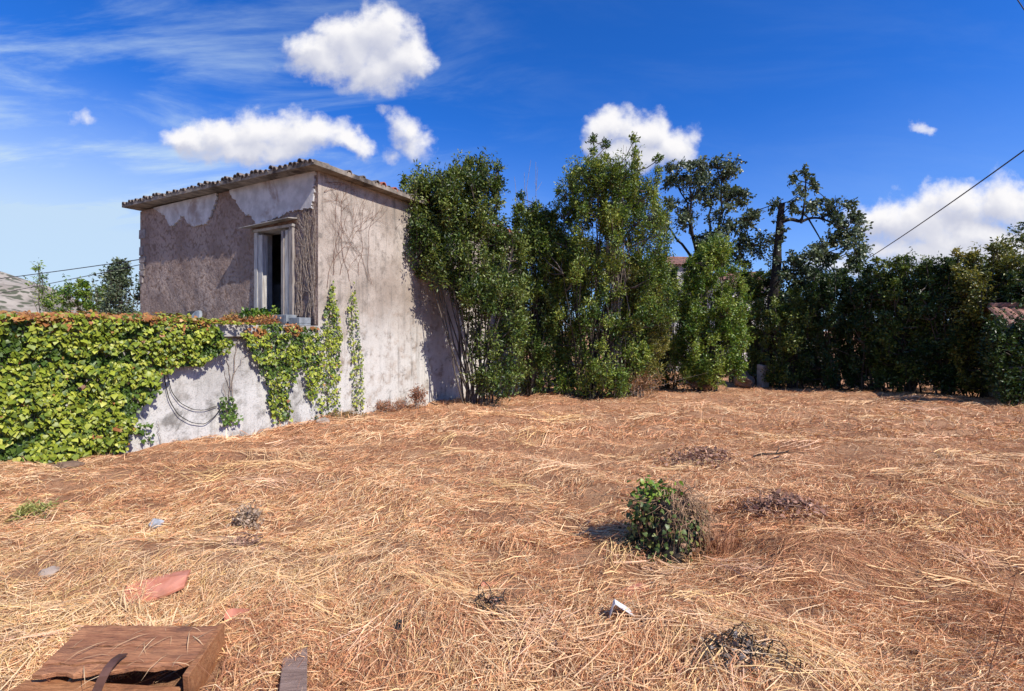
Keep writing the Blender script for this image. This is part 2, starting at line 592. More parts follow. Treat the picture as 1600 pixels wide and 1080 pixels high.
def rough_render_mat():
    m, t, b = base_mat('brown_rubble_render')
    co = objco(t)
    big = noise(t, co, 1.1, 6, .65, .4)
    c = mixc(t, maprange(t, big, .36, .64), (.225, .163, .137), (.325, .25, .213))
    vo = t.nodes.new('ShaderNodeTexVoronoi'); vo.feature = 'SMOOTH_F1'; vo.inputs['Scale'].default_value = 15
    vo.inputs['Randomness'].default_value = 1
    wob = t.nodes.new('ShaderNodeVectorMath'); wob.operation = 'ADD'
    nn = t.nodes.new('ShaderNodeTexNoise'); nn.inputs['Scale'].default_value = 7; nn.inputs['Detail'].default_value = 5
    sc = t.nodes.new('ShaderNodeVectorMath'); sc.operation = 'SCALE'; sc.inputs['Scale'].default_value = .16
    t.links.new(co, nn.inputs['Vector']); t.links.new(nn.outputs['Color'], sc.inputs[0])
    t.links.new(co, wob.inputs[0]); t.links.new(sc.outputs[0], wob.inputs[1]); t.links.new(wob.outputs[0], vo.inputs['Vector'])
    c = mixc(t, maprange(t, vo.outputs['Distance'], .35, .75), c, (.17, .115, .09))
    pale = maprange(t, noise(t, co, 7, 7, .7), .6, .72)
    c = mixc(t, mth(t, 'MULTIPLY', pale, .6), c, (.42, .34, .29))
    t.links.new(c, b.inputs['Base Color'])
    b.inputs['Roughness'].default_value = .95
    b.inputs['Specular IOR Level'].default_value = .15
    hgt = mth(t, 'SUBTRACT', mth(t, 'MULTIPLY', noise(t, co, 22, 7, .72), .9), mth(t, 'MULTIPLY', vo.outputs['Distance'], .6))
    set_bump(t, b, hgt, .8, .035)
    return m


M_RUBBLE = rough_render_mat()
M_PATCH = noise_mat('old_smooth_plaster', (.36, .35, .35), (.50, .49, .49), 3.5, .9, .5, 20, .008, c3=(.26, .21, .19))


def ground_mat():
    m, t, b = base_mat('hay_ground')
    co = objco(t)
    a = noise(t, mapping(t, co, (1, 2.2, 1), rot=(0, 0, .3)), 1.2, 7, .65, .6)
    c = mixc(t, maprange(t, a, .35, .66), (.42, .20, .108), (.62, .345, .19))
    s1 = noise(t, mapping(t, co, (4, 30, 4), rot=(0, 0, .25)), 3.0, 6, .7, 1.2)
    s2 = noise(t, mapping(t, co, (26, 5, 4), rot=(0, 0, .5)), 3.0, 6, .7, 1.2)
    c = mixc(t, mth(t, 'MULTIPLY', maprange(t, s1, .5, .68), .65), c, (.70, .47, .29))
    c = mixc(t, mth(t, 'MULTIPLY', maprange(t, s2, .5, .68), .5), c, (.22, .10, .055))
    ps = maprange(t, noise(t, co, .55, 5, .6, .5), .56, .68)
    c = mixc(t, mth(t, 'MULTIPLY', ps, .5), c, (.36, .20, .125))
    t.links.new(c, b.inputs['Base Color'])
    b.inputs['Roughness'].default_value = .95
    b.inputs['Specular IOR Level'].default_value = .1
    hgt = mth(t, 'ADD', s1, s2)
    set_bump(t, b, hgt, .9, .05)
    return m


M_GROUND = ground_mat()

# ------------------------------------------------------------------ ground
xs = np.concatenate([[-1500, -600, -250, -110, -60, -36], np.arange(-24, 26.01, .14), [36, 60, 110, 250, 600, 1500]])
ys = np.concatenate([[-300, -80, -30, -12], np.arange(-4, 24.01, .14), [27, 32, 40, 60, 110, 250, 600, 1500, 3000]])
gx, gy = np.meshgrid(xs, ys)
gz = ground_z(gx, gy)
nx, ny = len(xs), len(ys)
i = np.arange(ny - 1)[:, None] * nx + np.arange(nx - 1)[None, :]
gf = np.stack([i, i + 1, i + nx + 1, i + nx], -1).reshape(-1, 4)
gme = np_mesh('ground', np.stack([gx, gy, gz], -1).reshape(-1, 3), gf, None, True)
tag(link_mesh('ground', gme, M_GROUND), kind='structure')

# hill far on the left
hx, hy = np.meshgrid(np.linspace(-420, -95, 60), np.linspace(120, 330, 40))
ridge = np.exp(-((hx + 265) / 64) ** 2) * np.exp(-((hy - 215) / 62) ** 2)
hz = -3 + 36 * ridge + (fbm(hx * .05, hy * .05, 5, 5) - .5) * 9 * np.clip(ridge * 3, 0, 1)
i = np.arange(39)[:, None] * 60 + np.arange(59)[None, :]
hf = np.stack([i, i + 1, i + 61, i + 60], -1).reshape(-1, 4)
m, t, b = base_mat('scrub_hill')
co = objco(t)
vo = t.nodes.new('ShaderNodeTexVoronoi'); vo.inputs['Scale'].default_value = .26
wobble = t.nodes.new('ShaderNodeVectorMath'); wobble.operation = 'ADD'
wn = t.nodes.new('ShaderNodeTexNoise'); wn.inputs['Scale'].default_value = .15; wn.inputs['Detail'].default_value = 4
wsc = t.nodes.new('ShaderNodeVectorMath'); wsc.operation = 'SCALE'; wsc.inputs['Scale'].default_value = 9
t.links.new(co, wn.inputs['Vector']); t.links.new(wn.outputs['Color'], wsc.inputs[0])
t.links.new(co, wobble.inputs[0]); t.links.new(wsc.outputs[0], wobble.inputs[1]); t.links.new(wobble.outputs[0], vo.inputs['Vector'])
c = mixc(t, maprange(t, noise(t, co, .06, 6, .65), .4, .6), (.20, .17, .14), (.33, .29, .24))
c = mixc(t, mth(t, 'MULTIPLY', maprange(t, vo.outputs['Distance'], .55, .32), maprange(t, noise(t, co, .09, 4), .36, .52)), c, (.07, .075, .045))
t.links.new(c, b.inputs['Base Color']); b.inputs['Roughness'].default_value = 1
tag(link_mesh('hill', np_mesh('hill', np.stack([hx, hy, hz], -1).reshape(-1, 3), hf, None, True), m), kind='structure')

# ------------------------------------------------------------------ straw
def not_on_buildings(x, y, m=0.03):
    s, t_ = to_local(x, y)
    return ~((t_ > -m) & (s > -8.2) & (s < 10))


def straw_tints(n, x, y, r):
    red = np.array((.54, .245, .122)); org = np.array((.69, .395, .20)); pale = np.array((.80, .575, .345)); gold = np.array((.69, .48, .21)); dk = np.array((.29, .13, .07))
    a = fbm(x * .8, y * 1.1, 21, 3)
    left = np.clip((-x + 1.2) / 3.5, 0, 1) * np.clip((7 - y) / 4, 0, 1)
    u = r.random(n) + (a - .5) * .9 + left * .22
    c = np.where((u < .10)[:, None], dk, np.where((u < .45)[:, None], red, np.where((u < .78)[:, None], org, pale)))
    gm = (r.random(n) < left * .25) & (u > .5)
    c = np.where(gm[:, None], gold, c)
    return c * r.uniform(.7, 1.25, (n, 1))


def make_straw(n, y0, y1, l0, l1, w0, w1, lift, upright, seed, xr=1.22):
    r = np.random.default_rng(seed)
    y = y0 * (y1 / y0) ** r.random(n)
    x = r.uniform(-1, 1, n) * (xr * y + .6)
    k = not_on_buildings(x, y) & ~((x > -1.85 - (1.95 - y) * .1) & (x < -1.17) & (y > 1.5) & (y < 1.98)) & ((x < 0) | (y < 20 - .0 * x))
    # thin out on the bare trodden spots so that lighter and darker patches form
    k &= r.random(n) < (.45 + .9 * fbm(x * 1.1, y * 1.5, 31, 3))
    k &= r.random(n) < np.clip((fbm(x * 5.5, y * 8, 33, 3) - .30) * 6, .12, 1)
    k &= r.random(n) < np.where(fbm(x * .9, y * 1.3, 51, 3) > .64, .62, 1)
    x, y = x[k], y[k]; n = len(x)
    ang = (fbm(x * .45, y * .6, 41, 3) - .5) * 7 + .2 + r.normal(0, 1.2, n)
    L = r.uniform(l0, l1, n) * r.uniform(.6, 1.25, n)
    W = r.uniform(w0, w1, n)
    up = r.random(n) < upright
    tilt = np.where(up, r.uniform(.5, 1.3, n), np.abs(r.normal(0, .13, n)))
    dirx, diry, dirz = np.cos(ang) * np.cos(tilt), np.sin(ang) * np.cos(tilt), np.sin(tilt)
    bend = r.normal(0, .16, n)
    P = np.zeros((n, 3, 3))
    for j, f in enumerate((0, .5, 1.0)):
        px_ = x + dirx * L * f - diry * bend * L * (f - f * f) * 2
        py_ = y + diry * L * f + dirx * bend * L * (f - f * f) * 2
        P[:, j, 0] = px_; P[:, j, 1] = py_
    z0 = ground_z(x, y)
    lf = np.abs(r.normal(0, lift, n)) * np.where(up, .2, 1)
    P[:, 0, 2] = z0 + lf * .6 + .004
    P[:, 1, 2] = np.where(up, z0 + dirz * L * .5, ground_z(P[:, 1, 0], P[:, 1, 1]) + lf * 1.3 + dirz * L * .3 + .006)
    P[:, 2, 2] = np.where(up, z0 + dirz * L * .93, ground_z(P[:, 2, 0], P[:, 2, 1]) + lf * r.uniform(.2, 1.6, n) + dirz * L * .35 + .004)
    roll = r.uniform(0, np.pi, n)
    side = np.stack([-np.sin(ang) * np.cos(roll), np.cos(ang) * np.cos(roll), np.sin(roll) * .8 + .1], -1) * (W / 2)[:, None]
    V = np.empty((n, 6, 3))
    V[:, 0::2] = P - side[:, None] * np.array([1, 1, .35])[None, :, None]
    V[:, 1::2] = P + side[:, None] * np.array([1, 1, .35])[None, :, None]
    tf = np.array([(0, 1, 3, 2), (2, 3, 5, 4)])
    Fc = (tf[None] + (np.arange(n) * 6)[:, None, None]).reshape(-1, 4)
    return V.reshape(-1, 3), Fc, np.repeat(straw_tints(n, x, y, r), 6, axis=0)


parts = [make_straw(150000, 1.35, 3.4, .03, .15, .0012, .0032, .012, .03, 1),
         make_straw(150000, 3.2, 7.5, .04, .16, .0022, .0055, .016, .04, 2),
         make_straw(105000, 7.0, 21.0, .07, .24, .005, .012, .022, .10, 3),
         make_straw(60000, 1.35, 4.5, .015, .06, .0014, .0035, .012, .08, 5),
         make_straw(3000, 1.4, 6.0, .18, .42, .0022, .0042, .018, .01, 4)]


def bundles(nb, y0, y1, seed):
    # swathes of combed parallel straw left by the mower
    r = np.random.default_rng(seed)
    X = []; Y = []; Aa = []; Ll = []; C = []
    for b_ in range(nb):
        cy = y0 * (y1 / y0) ** r.random(); cx = r.uniform(-1.1, 1.1) * cy
        if cx < -1.0 and cy < 2.1: continue
        a0 = r.normal(.25, .7); m = int(r.integers(25, 80)); sc_ = .6 + cy * .13
        al = r.normal(0, .16 * sc_, m); ac = r.normal(0, .075 * sc_, m)
        X.append(cx + al * math.cos(a0) - ac * math.sin(a0)); Y.append(cy + al * math.sin(a0) + ac * math.cos(a0))
        Aa.append(a0 + r.normal(0, .32, m)); Ll.append(r.uniform(.08, .26, m) * sc_)
        C.append(np.array((.80, .56, .33)) * r.uniform(.75, 1.1, (m, 1)) * (1, r.uniform(.88, 1), r.uniform(.75, 1)))
    X, Y, Aa, Ll, C = [np.concatenate(q) for q in (X, Y, Aa, Ll, C)]
    k = not_on_buildings(X, Y, .3); X, Y, Aa, Ll, C = X[k], Y[k], Aa[k], Ll[k], C[k]
    n = len(X); P = np.zeros((n, 3, 3)); bend = r.normal(0, .12, n)
    for j, f_ in enumerate((-.5, 0, .5)):
        P[:, j, 0] = X + np.cos(Aa) * Ll * f_ - np.sin(Aa) * bend * Ll * (.25 - f_ * f_)
        P[:, j, 1] = Y + np.sin(Aa) * Ll * f_ + np.cos(Aa) * bend * Ll * (.25 - f_ * f_)
        P[:, j, 2] = ground_z(P[:, j, 0], P[:, j, 1])
    P[:, :, 2] += (np.abs(r.normal(0, .014, n)) + .012 + .002 * Y)[:, None] + r.normal(0, .006, (n, 3))
    w = (.0007 + .00026 * Y) * r.uniform(.7, 1.4, n)
    side = np.stack([-np.sin(Aa), np.cos(Aa), r.normal(0, .6, n)], -1) * w[:, None]
    V_ = np.empty((n, 6, 3)); V_[:, 0::2] = P - side[:, None]; V_[:, 1::2] = P + side[:, None]
    Fb = (np.array([(0, 1, 3, 2), (2, 3, 5, 4)])[None] + (np.arange(n) * 6)[:, None, None]).reshape(-1, 4)
    return V_.reshape(-1, 3), Fb, np.repeat(C, 6, axis=0)


parts.append(bundles(170, 1.5, 14, 9))
V = []; Fc = []; T = []; o = 0
for v, f, c in parts:
    V.append(v); Fc.append(f + o); T.append(c); o += len(v)
me = np_mesh('dry_grass', np.concatenate(V), np.concatenate(Fc), np.concatenate(T))
tag(link_mesh('dry_grass', me, M_STRAW), 'cut dry orange grass lying over the whole field', 'dry grass', kind='stuff')
# ------------------------------------------------------------------ the house
house = empty('abandoned_house', (CX, CY, 0), HROT)
tag(house, 'derelict two-storey house with peeling plaster, flat tiled eaves and an open doorway above the terrace', 'house')
TOP = H + 3.24
HL, HW = 9.4, 7.0               # lengths along s (right facade) and t (left facade)
FLOOR = H + 0.10


def relief_grid(us, vs, mapf, amp, sc, skip=None, seed=0, fade=.12):
    us = np.asarray(us); vs = np.asarray(vs)
    U, Vv = np.meshgrid(us, vs)
    e = np.minimum.reduce([(U - us[0]), (us[-1] - U), (Vv - vs[0]), (vs[-1] - Vv)])
    d = (fbm(U * sc, Vv * sc, seed, 4) - .5) * 2 * amp * np.clip(e / fade, 0, 1)
    pts = mapf(U, Vv, d).reshape(-1, 3)
    n = len(us)
    i = np.arange(len(vs) - 1)[:, None] * n + np.arange(n - 1)[None, :]
    f = np.stack([i, i + 1, i + n + 1, i + n], -1)
    if skip is not None:
        cu = (U[:-1, :-1] + U[1:, 1:]) / 2; cv = (Vv[:-1, :-1] + Vv[1:, 1:]) / 2
        f = f[~skip(cu, cv)]
    return pts, f.reshape(-1, 4)


# door opening on the left facade (t from corner)
DT0, DT1 = 0.80, 1.90
DZ0, DZ1 = FLOOR, H + 2.16
zb = -2.2
us = np.unique(np.concatenate([np.arange(0, HW, .045), [HW, DT0, DT1]]))
vs = np.unique(np.concatenate([np.arange(H - .3, TOP, .045), [TOP, DZ1]]))
pts, f = relief_grid(us, vs, lambda U, V_, d: np.stack([-d, U, V_], -1), .022, 3.4, lambda u, v: (u > DT0) & (u < DT1) & (v < DZ1), 3)
wall_l = link_mesh('wall', np_mesh('wall', pts, f, None, True), M_RUBBLE, house)
wall_l['label'] = 'brown rubble-rendered front wall with the doorway'
mb = MB()
mb.box(.03, .32, 0.02, DT0, H - .3, TOP).box(.03, .32, DT1, HW, H - .3, TOP).box(.03, .32, DT0, DT1, DZ1, TOP)
mb.build('wall_core', M_ROOM, house)
# right facade
us = np.linspace(0, HL, 150); vs = np.linspace(zb, TOP, 90)
pts, f = relief_grid(us, vs, lambda U, V_, d: np.stack([U, d, V_], -1), .014, 1.7, None, 9)
wall_r = link_mesh('wall', np_mesh('wall', pts, f, None, True), M_RIGHTWALL, house)
wall_r['label'] = 'pale stained side wall with dry creeper'
mb = MB()
mb.box(.04, HL, .04, .32, zb, TOP)                       # core behind the right facade
mb.box(HL - .3, HL, .33, HW, zb, TOP)
mb.build('wall_core', M_ROOM, house)
mb = MB(); mb.box(.33, HL - .31, HW - .3, HW, zb, TOP); mb.box(.0, .32, HW - .3 + .31, HW + .01, zb, TOP)
mb.build('wall_back', M_RUBBLE, house)
MB().box(.33, HL - .31, .33, HW - .31, FLOOR - .15, FLOOR).build('room_floor', M_CONC, house)
MB().box(2.6, 2.75, .33, HW - .31, FLOOR + .003, TOP - .02).build('partition', M_ROOM, house)
mb = MB(); mb.box(1.05, 1.10, 2.15, 3.5, FLOOR + .003, H + 1.15, .03)
mb.build('broken_panel', M_ROOM, house)

# eaves slab (slightly sagging towards the near corner)
def zs_(s, t_):
    return .012 * s + .013 * t_


OL, OR = .32, .28
mb = MB()
n1 = 30
E0 = H + 3.215
def slab_ring(z_lo, z_hi, s0, s1, t0, t1):
    vs = []
    for z in (z_lo, z_hi):
        for (s, t_) in ((s0, t0), (s1, t0), (s1, t1), (s0, t1)):
            vs.append((s, t_, z + zs_(s, t_)))
    return vs
mb.add(slab_ring(E0, E0 + .10, -OL, HL + .3, -OR, HW + .25), [(0, 3, 2, 1), (4, 5, 6, 7), (0, 1, 5, 4), (1, 2, 6, 5), (2, 3, 7, 6), (3, 0, 4, 7)])
eave = mb.build('eaves', M_FASCIA, house, bevel=.008)
# low hipped roof body under the tiles
mb = MB()
zt = E0 + .103
r0 = [(-OL + .02, -OR + .02), (HL + .28, -OR + .02), (HL + .28, HW + .23), (-OL + .02, HW + .23)]
rt = [(3.2, 3.4), (HL - 3.4, 3.4)]
vs = [(s, t_, zt + zs_(s, t_)) for s, t_ in r0] + [(s, t_, zt + .42) for s, t_ in rt]
mb.add(vs, [(0, 1, 5, 4), (1, 2, 5), (2, 3, 4, 5), (3, 0, 4)])
roof = mb.build('roof', M_TILE, house)


def barrel(length, r, th=.018, k=7, down=False):
    vs = []; fs = []
    a = np.linspace(0, math.pi, k)
    for x, rr in ((0, r), (length, r * .86)):
        for rad in (rr, rr - th):
            for q in a:
                vs.append((x, rad * math.cos(q), rad * math.sin(q)))
    for j in range(k - 1):
        fs.append((j, j + 1, 2 * k + j + 1, 2 * k + j))
        fs.append((k + j, 3 * k + j, 3 * k + j + 1, k + j + 1))
        fs.append((j, k + j, k + j + 1, j + 1))
        fs.append((2 * k + j, 2 * k + j + 1, 3 * k + j + 1, 3 * k + j))
    fs += [(0, 2 * k, 3 * k, k), (k - 1, 2 * k - 1, 4 * k - 1, 3 * k - 1)]
    me = bpy.data.meshes.new('roof_tile')
    me.from_pydata(vs, [], fs)
    return me


tile_me = barrel(.42, .068)
tile_me.materials.append(M_TILE)
tile_red = barrel(.42, .085); tile_red.materials.append(M_REDTILE)


def put_tile(s, t_, rz, pitch, z, me=tile_me, parent=house, jit=.03):
    o = bpy.data.objects.new('roof_tile', me)
    o.parent = parent
    o.location = (s, t_, z + random.uniform(0, .015))
    o.rotation_euler = (random.uniform(-.06, .06), -pitch + random.uniform(-.03, .03), rz + random.uniform(-jit, jit))
    COL.objects.link(o)
    return o


pit = math.radians(7)
q = -.2
while q < HW + .2:
    put_tile(-OL - .02 + random.uniform(-.02, .02), q, 0, pit, zt + zs_(0, q) + random.choice((-.075, -.06, -.05, -.03, -.015)))
    q += .152
q = -.05
while q < HL + .2:
    if q > 1.2 or random.random() < .35:
        put_tile(q, -OR - .01 + random.uniform(-.02, .02), math.pi / 2, pit, zt + zs_(q, 0) - .04, tile_red if q > 1.5 and random.random() < .3 else tile_me)
    q += .2
# higher red-tiled back roof seen at the far end of the side wall
mb = MB()
zr = E0 + .16
mb.add([(8.0, -.35, zr), (HL + .6, -.35, zr), (HL + .6, 2.2, zr + 1.0), (8.0, 2.2, zr + 1.0), (8.0, 2.2, zr), (HL + .6, 2.2, zr)],
       [(0, 1, 2, 3), (0, 3, 4), (1, 5, 2), (0, 4, 5, 1), (3, 2, 5, 4)])
mb.build('rear_roof', M_REDTILE, house)
for kx in range(9):
    for ky in range(3):
        put_tile(8.08 + kx * .22, -.38 + ky * .36, math.pi / 2, math.atan2(1.0, 2.55), zr + .012 + ky * .36 * .392, tile_red)

# old plaster clinging under the eaves of the left facade
def jag(poly, amp, seed):
    r = random.Random(seed); out = []
    for i in range(len(poly)):
        a, b_ = poly[i], poly[(i + 1) % len(poly)]
        n = max(1, int(math.hypot(b_[0] - a[0], b_[1] - a[1]) / .04))
        for k in range(n):
            f_ = k / n
            out.append((a[0] + (b_[0] - a[0]) * f_ + r.uniform(-amp, amp), min(TOP - .002, a[1] + (b_[1] - a[1]) * f_ + r.uniform(-amp, amp))))
    return out


def left_poly(pxs):
    return [left_pt(*p) for p in pxs]


patch1 = left_poly([(341, 293), (341, 312), (336, 326), (330, 340), (324, 351), (305, 354), (297, 351), (291, 340), (286, 337), (280, 346), (272, 354), (265, 350), (260, 338), (250, 331), (241, 324), (238, 312)])
patch2 = left_poly([(495, 258), (492, 300), (489, 326), (474, 328), (455, 331), (443, 338), (420, 346), (403, 351), (398, 344), (394, 337), (385, 336), (376, 325), (369, 312), (362, 303), (360, 288)])
for k, (pl, lab) in enumerate(((patch1, 'smaller patch of grey plaster towards the far corner'), (patch2, 'larger patch of grey plaster above the doorway'))):
    mb = MB()
    mb.prism(jag(pl, .03, k), lambda u, v, d: (-d, u, v), .004, .042)
    o = mb.build('plaster_patch', M_PATCH, house)
    o['label'] = lab
mb = MB()
mb.prism(jag([(.02, TOP - .002), (.02, H + 2.0), (.10, H + 1.0), (.02, H + .3), (.20, H + .3), (.24, H + 1.2), (.3, H + 2.2), (.25, TOP - .002)], .012, 5), lambda u, v, d: (-d, u, v), .004, .03)
# quoin stones at the far left edge
z = H + 1.3
rs = random.Random(4)
while z < H + 2.5:
    h_ = rs.uniform(.16, .27); w_ = rs.uniform(.12, .3)
    MB().box(-.02 - rs.uniform(0, .015), .02, HW - w_, HW + rs.uniform(.0, .035), z, z + h_ - .02, .008).build('stone', M_STONE, house, bevel=.012)
    z += h_ + rs.choice((0, .02, .2))

# door frame, canopy
df = empty('door_frame', (0, 0, 0)); df.parent = house
MB().box(-.05, .2, DT1 - .02, DT1 + .09, FLOOR + .02, DZ1 + .0).build('jamb', M_WOODW, df, bevel=.006)
MB().box(-.03, .10, DT1 - .17, DT1 - .021, FLOOR + .02, DZ1 - .06).build('jamb', M_WOODW, df, bevel=.006)
MB().box(-.06, .2, DT0 - .10, DT0 + .02, FLOOR + .02, DZ1).build('jamb', M_WOODG, df, bevel=.006)
MB().box(-.05, .12, DT0 + .021, DT0 + .16, FLOOR + .02, DZ1 - .05).build('jamb', M_WOODW, df, bevel=.006)
MB().box(-.07, .15, DT0 + .17, DT0 + .25, FLOOR + .02, DZ1 - .05).build('jamb', M_WOODG, df, bevel=.006)
MB().box(-.08, .18, DT0 - .12, DT1 + .12, DZ1 + .003, DZ1 + .06).build('lintel', M_CONC, df, bevel=.006)
mb = MB()
mb.add([(0, .60, H + 2.32), (0, 2.15, H + 2.28), (-.27, 2.20, H + 2.235), (-.25, .58, H + 2.29), (0, .60, H + 2.35), (0, 2.15, H + 2.31), (-.27, 2.20, H + 2.25), (-.25, .58, H + 2.305)],
       [(0, 1, 2, 3), (7, 6, 5, 4), (0, 4, 5, 1), (1, 5, 6, 2), (2, 6, 7, 3), (3, 7, 4, 0)])
mb.build('door_canopy', M_CONC, house)
# bricks laid bare on the side wall behind the shrub
for k in range(9):
    s0, z0 = right_pt(708 + (k % 2) * 5, 448 - (k // 2) * 6)
    MB().box(s0 + (k // 2 % 2) * .09, s0 + .2 + (k // 2 % 2) * .09, -.035, .02, z0, z0 + .07, .004).build('brick', M_BRICK, house, bevel=.005)

# ------------------------------------------------------------------ terrace with its retaining wall
terr = empty('terrace_wall', (CX, CY, 0), HROT)
tag(terr, 'pale stained retaining wall carrying the concrete terrace, half hidden by ivy', 'wall')
us = np.linspace(-8, -.004, 130); vs = np.linspace(zb, H - .10, 40)
pts, f = relief_grid(us, vs, lambda U, V_, d: np.stack([U, d + .005, V_], -1), .016, 1.6, None, 19)
link_mesh('wall', np_mesh('wall', pts, f, None, True), M_LOWWALL, terr)
MB().box(-8, -.006, .045, HW + .4, zb, H - .101).build('fill', M_CONC, terr)
mb = MB()
nseg = 26
poly = [(-8, .0)]
for k in range(nseg + 1):
    poly.append((-8 + k * 7.97 / nseg, -.07 + random.uniform(-.02, .015)))
poly += [(-.03, HW + .45), (-8, HW + .45)]
mb.prism(poly[1:], lambda u, v, d: (u, v, d), H - .099, H + .10)
mb.build('slab', M_CONC, terr, bevel=.012)

# ------------------------------------------------------------------ plants
PROT = {}


def plant(name, label, cat, base, stems, clumps, leaf=.085, width=.5, tints=None, shape=RHOMB, bark=M_BARK, twig_n=22, leaf_per=13, up=.35, group=None,
          bright=.2, seed=0, trunk_name='trunk', crown_name='crown', droop=0.0, link=True, stem_k=6, lmat=None):
    """stems: list of (pts, radii) in world coordinates; clumps: list of (centre, radius, zscale, density)"""
    r = np.random.default_rng(seed)
    root = empty(name, base)
    tag(root, label, cat, group)
    b0 = np.array(base)
    lines = [(np.asarray(p) - b0, rad) for p, rad in stems]
    spts = np.concatenate([np.asarray(p) for p, _ in stems])
    LP = []; LD = []; LN = []; LS = []; LT = []
    tints = tints or [(.035, .075, .018), (.055, .105, .025), (.09, .14, .03)]
    tints = np.array(tints)
    for (c, rad, zsc, dens) in clumps:
        c = np.asarray(c, float)
        if link:
            # branch from a stem point somewhat below the clump
            d2 = ((spts - c) ** 2).sum(1) + np.where(spts[:, 2] > c[2] - .1 * rad, 4.0, 0)
            a = spts[int(np.argmin(d2))]
            mid = (a + c) / 2 + r.normal(0, .08 * rad + .02, 3) + np.array((0, 0, -.05))
            end = c + np.array((0, 0, rad * zsc * .55))
            rr = .010 + .018 * rad
            lines.append((np.array([a, mid, c, end]) - b0, np.array([rr * 1.5, rr * 1.1, rr * .8, rr * .3])))
        nt = max(4, int(twig_n * dens))
        d = rand_dirs(nt, r); d[:, 2] = d[:, 2] + up; d = norm(d)
        ext = rad * np.array([1, 1, zsc])
        st = c + rand_dirs(nt, r) * r.uniform(0, .5, (nt, 1)) * ext
        ln = r.uniform(.55, 1.05, nt)
        ctone = r.random()
        for _ in range(1):
            tt = r.uniform(.12, 1.0, (nt, leaf_per))
            pp = st[:, None, :] + (d * ext)[:, None, :] * (tt * ln[:, None])[:, :, None]
            pp[:, :, 2] -= droop * (tt ** 2) * rad
            pp = pp + r.normal(0, .045, pp.shape) * (.5 + rad)
            n = nt * leaf_per
            dd = np.repeat(d[:, None, :], leaf_per, 1).reshape(-1, 3) * .8 + rand_dirs(n, r)
            dd[:, 2] -= .15 + droop
            nn = rand_dirs(n, r) * .9 + np.array((0, -.1, .75))
            LP.append(pp.reshape(-1, 3)); LD.append(dd); LN.append(nn)
            LS.append(leaf * r.uniform(.6, 1.25, n))
            k = np.clip(r.normal(.5 + (ctone - .5) * .7, .28, n), 0, 1) * (len(tints) - 1)
            i0 = np.clip(k.astype(int), 0, len(tints) - 2); fr = (k - i0)[:, None]
            LT.append((tints[i0] * (1 - fr) + tints[i0 + 1] * fr) * r.uniform(.8, 1.2, (n, 1)))
        # twigs as thin sticks for one in three
        for j in range(0, nt, 4):
            lines.append((np.array([st[j], st[j] + d[j] * ext * ln[j]]) - b0, np.array([.006, .002]) * (.6 + rad)))
    me = tubes_mesh('branches', lines, stem_k)
    link_mesh(trunk_name, me, bark, root)
    me = leaf_mesh('leaves', np.concatenate(LP) - b0, np.concatenate(LD), np.concatenate(LN), np.concatenate(LS), width, np.concatenate(LT), shape)
    link_mesh(crown_name, me, lmat or M_LEAF, root)
    return root


def W(px, py, Y):
    """world point at pixel and distance"""
    return np.array(((px - 800) / F * Y, Y, H + (HZ - py) / F * Y))


def ground_at(px, Y):
    x = (px - 800) / F * Y
    return np.array((x, Y, float(ground_z(x, Y))))


def curve(a, b_, bow, n=6, r=None, wob=.04):
    a = np.asarray(a, float); b_ = np.asarray(b_, float)
    tt = np.linspace(0, 1, n)[:, None]
    p = a * (1 - tt) + b_ * tt + np.asarray(bow) * (4 * tt * (1 - tt))
    if r is not None:
        p[1:-1] += r.normal(0, wob, (n - 2, 3))
    return p


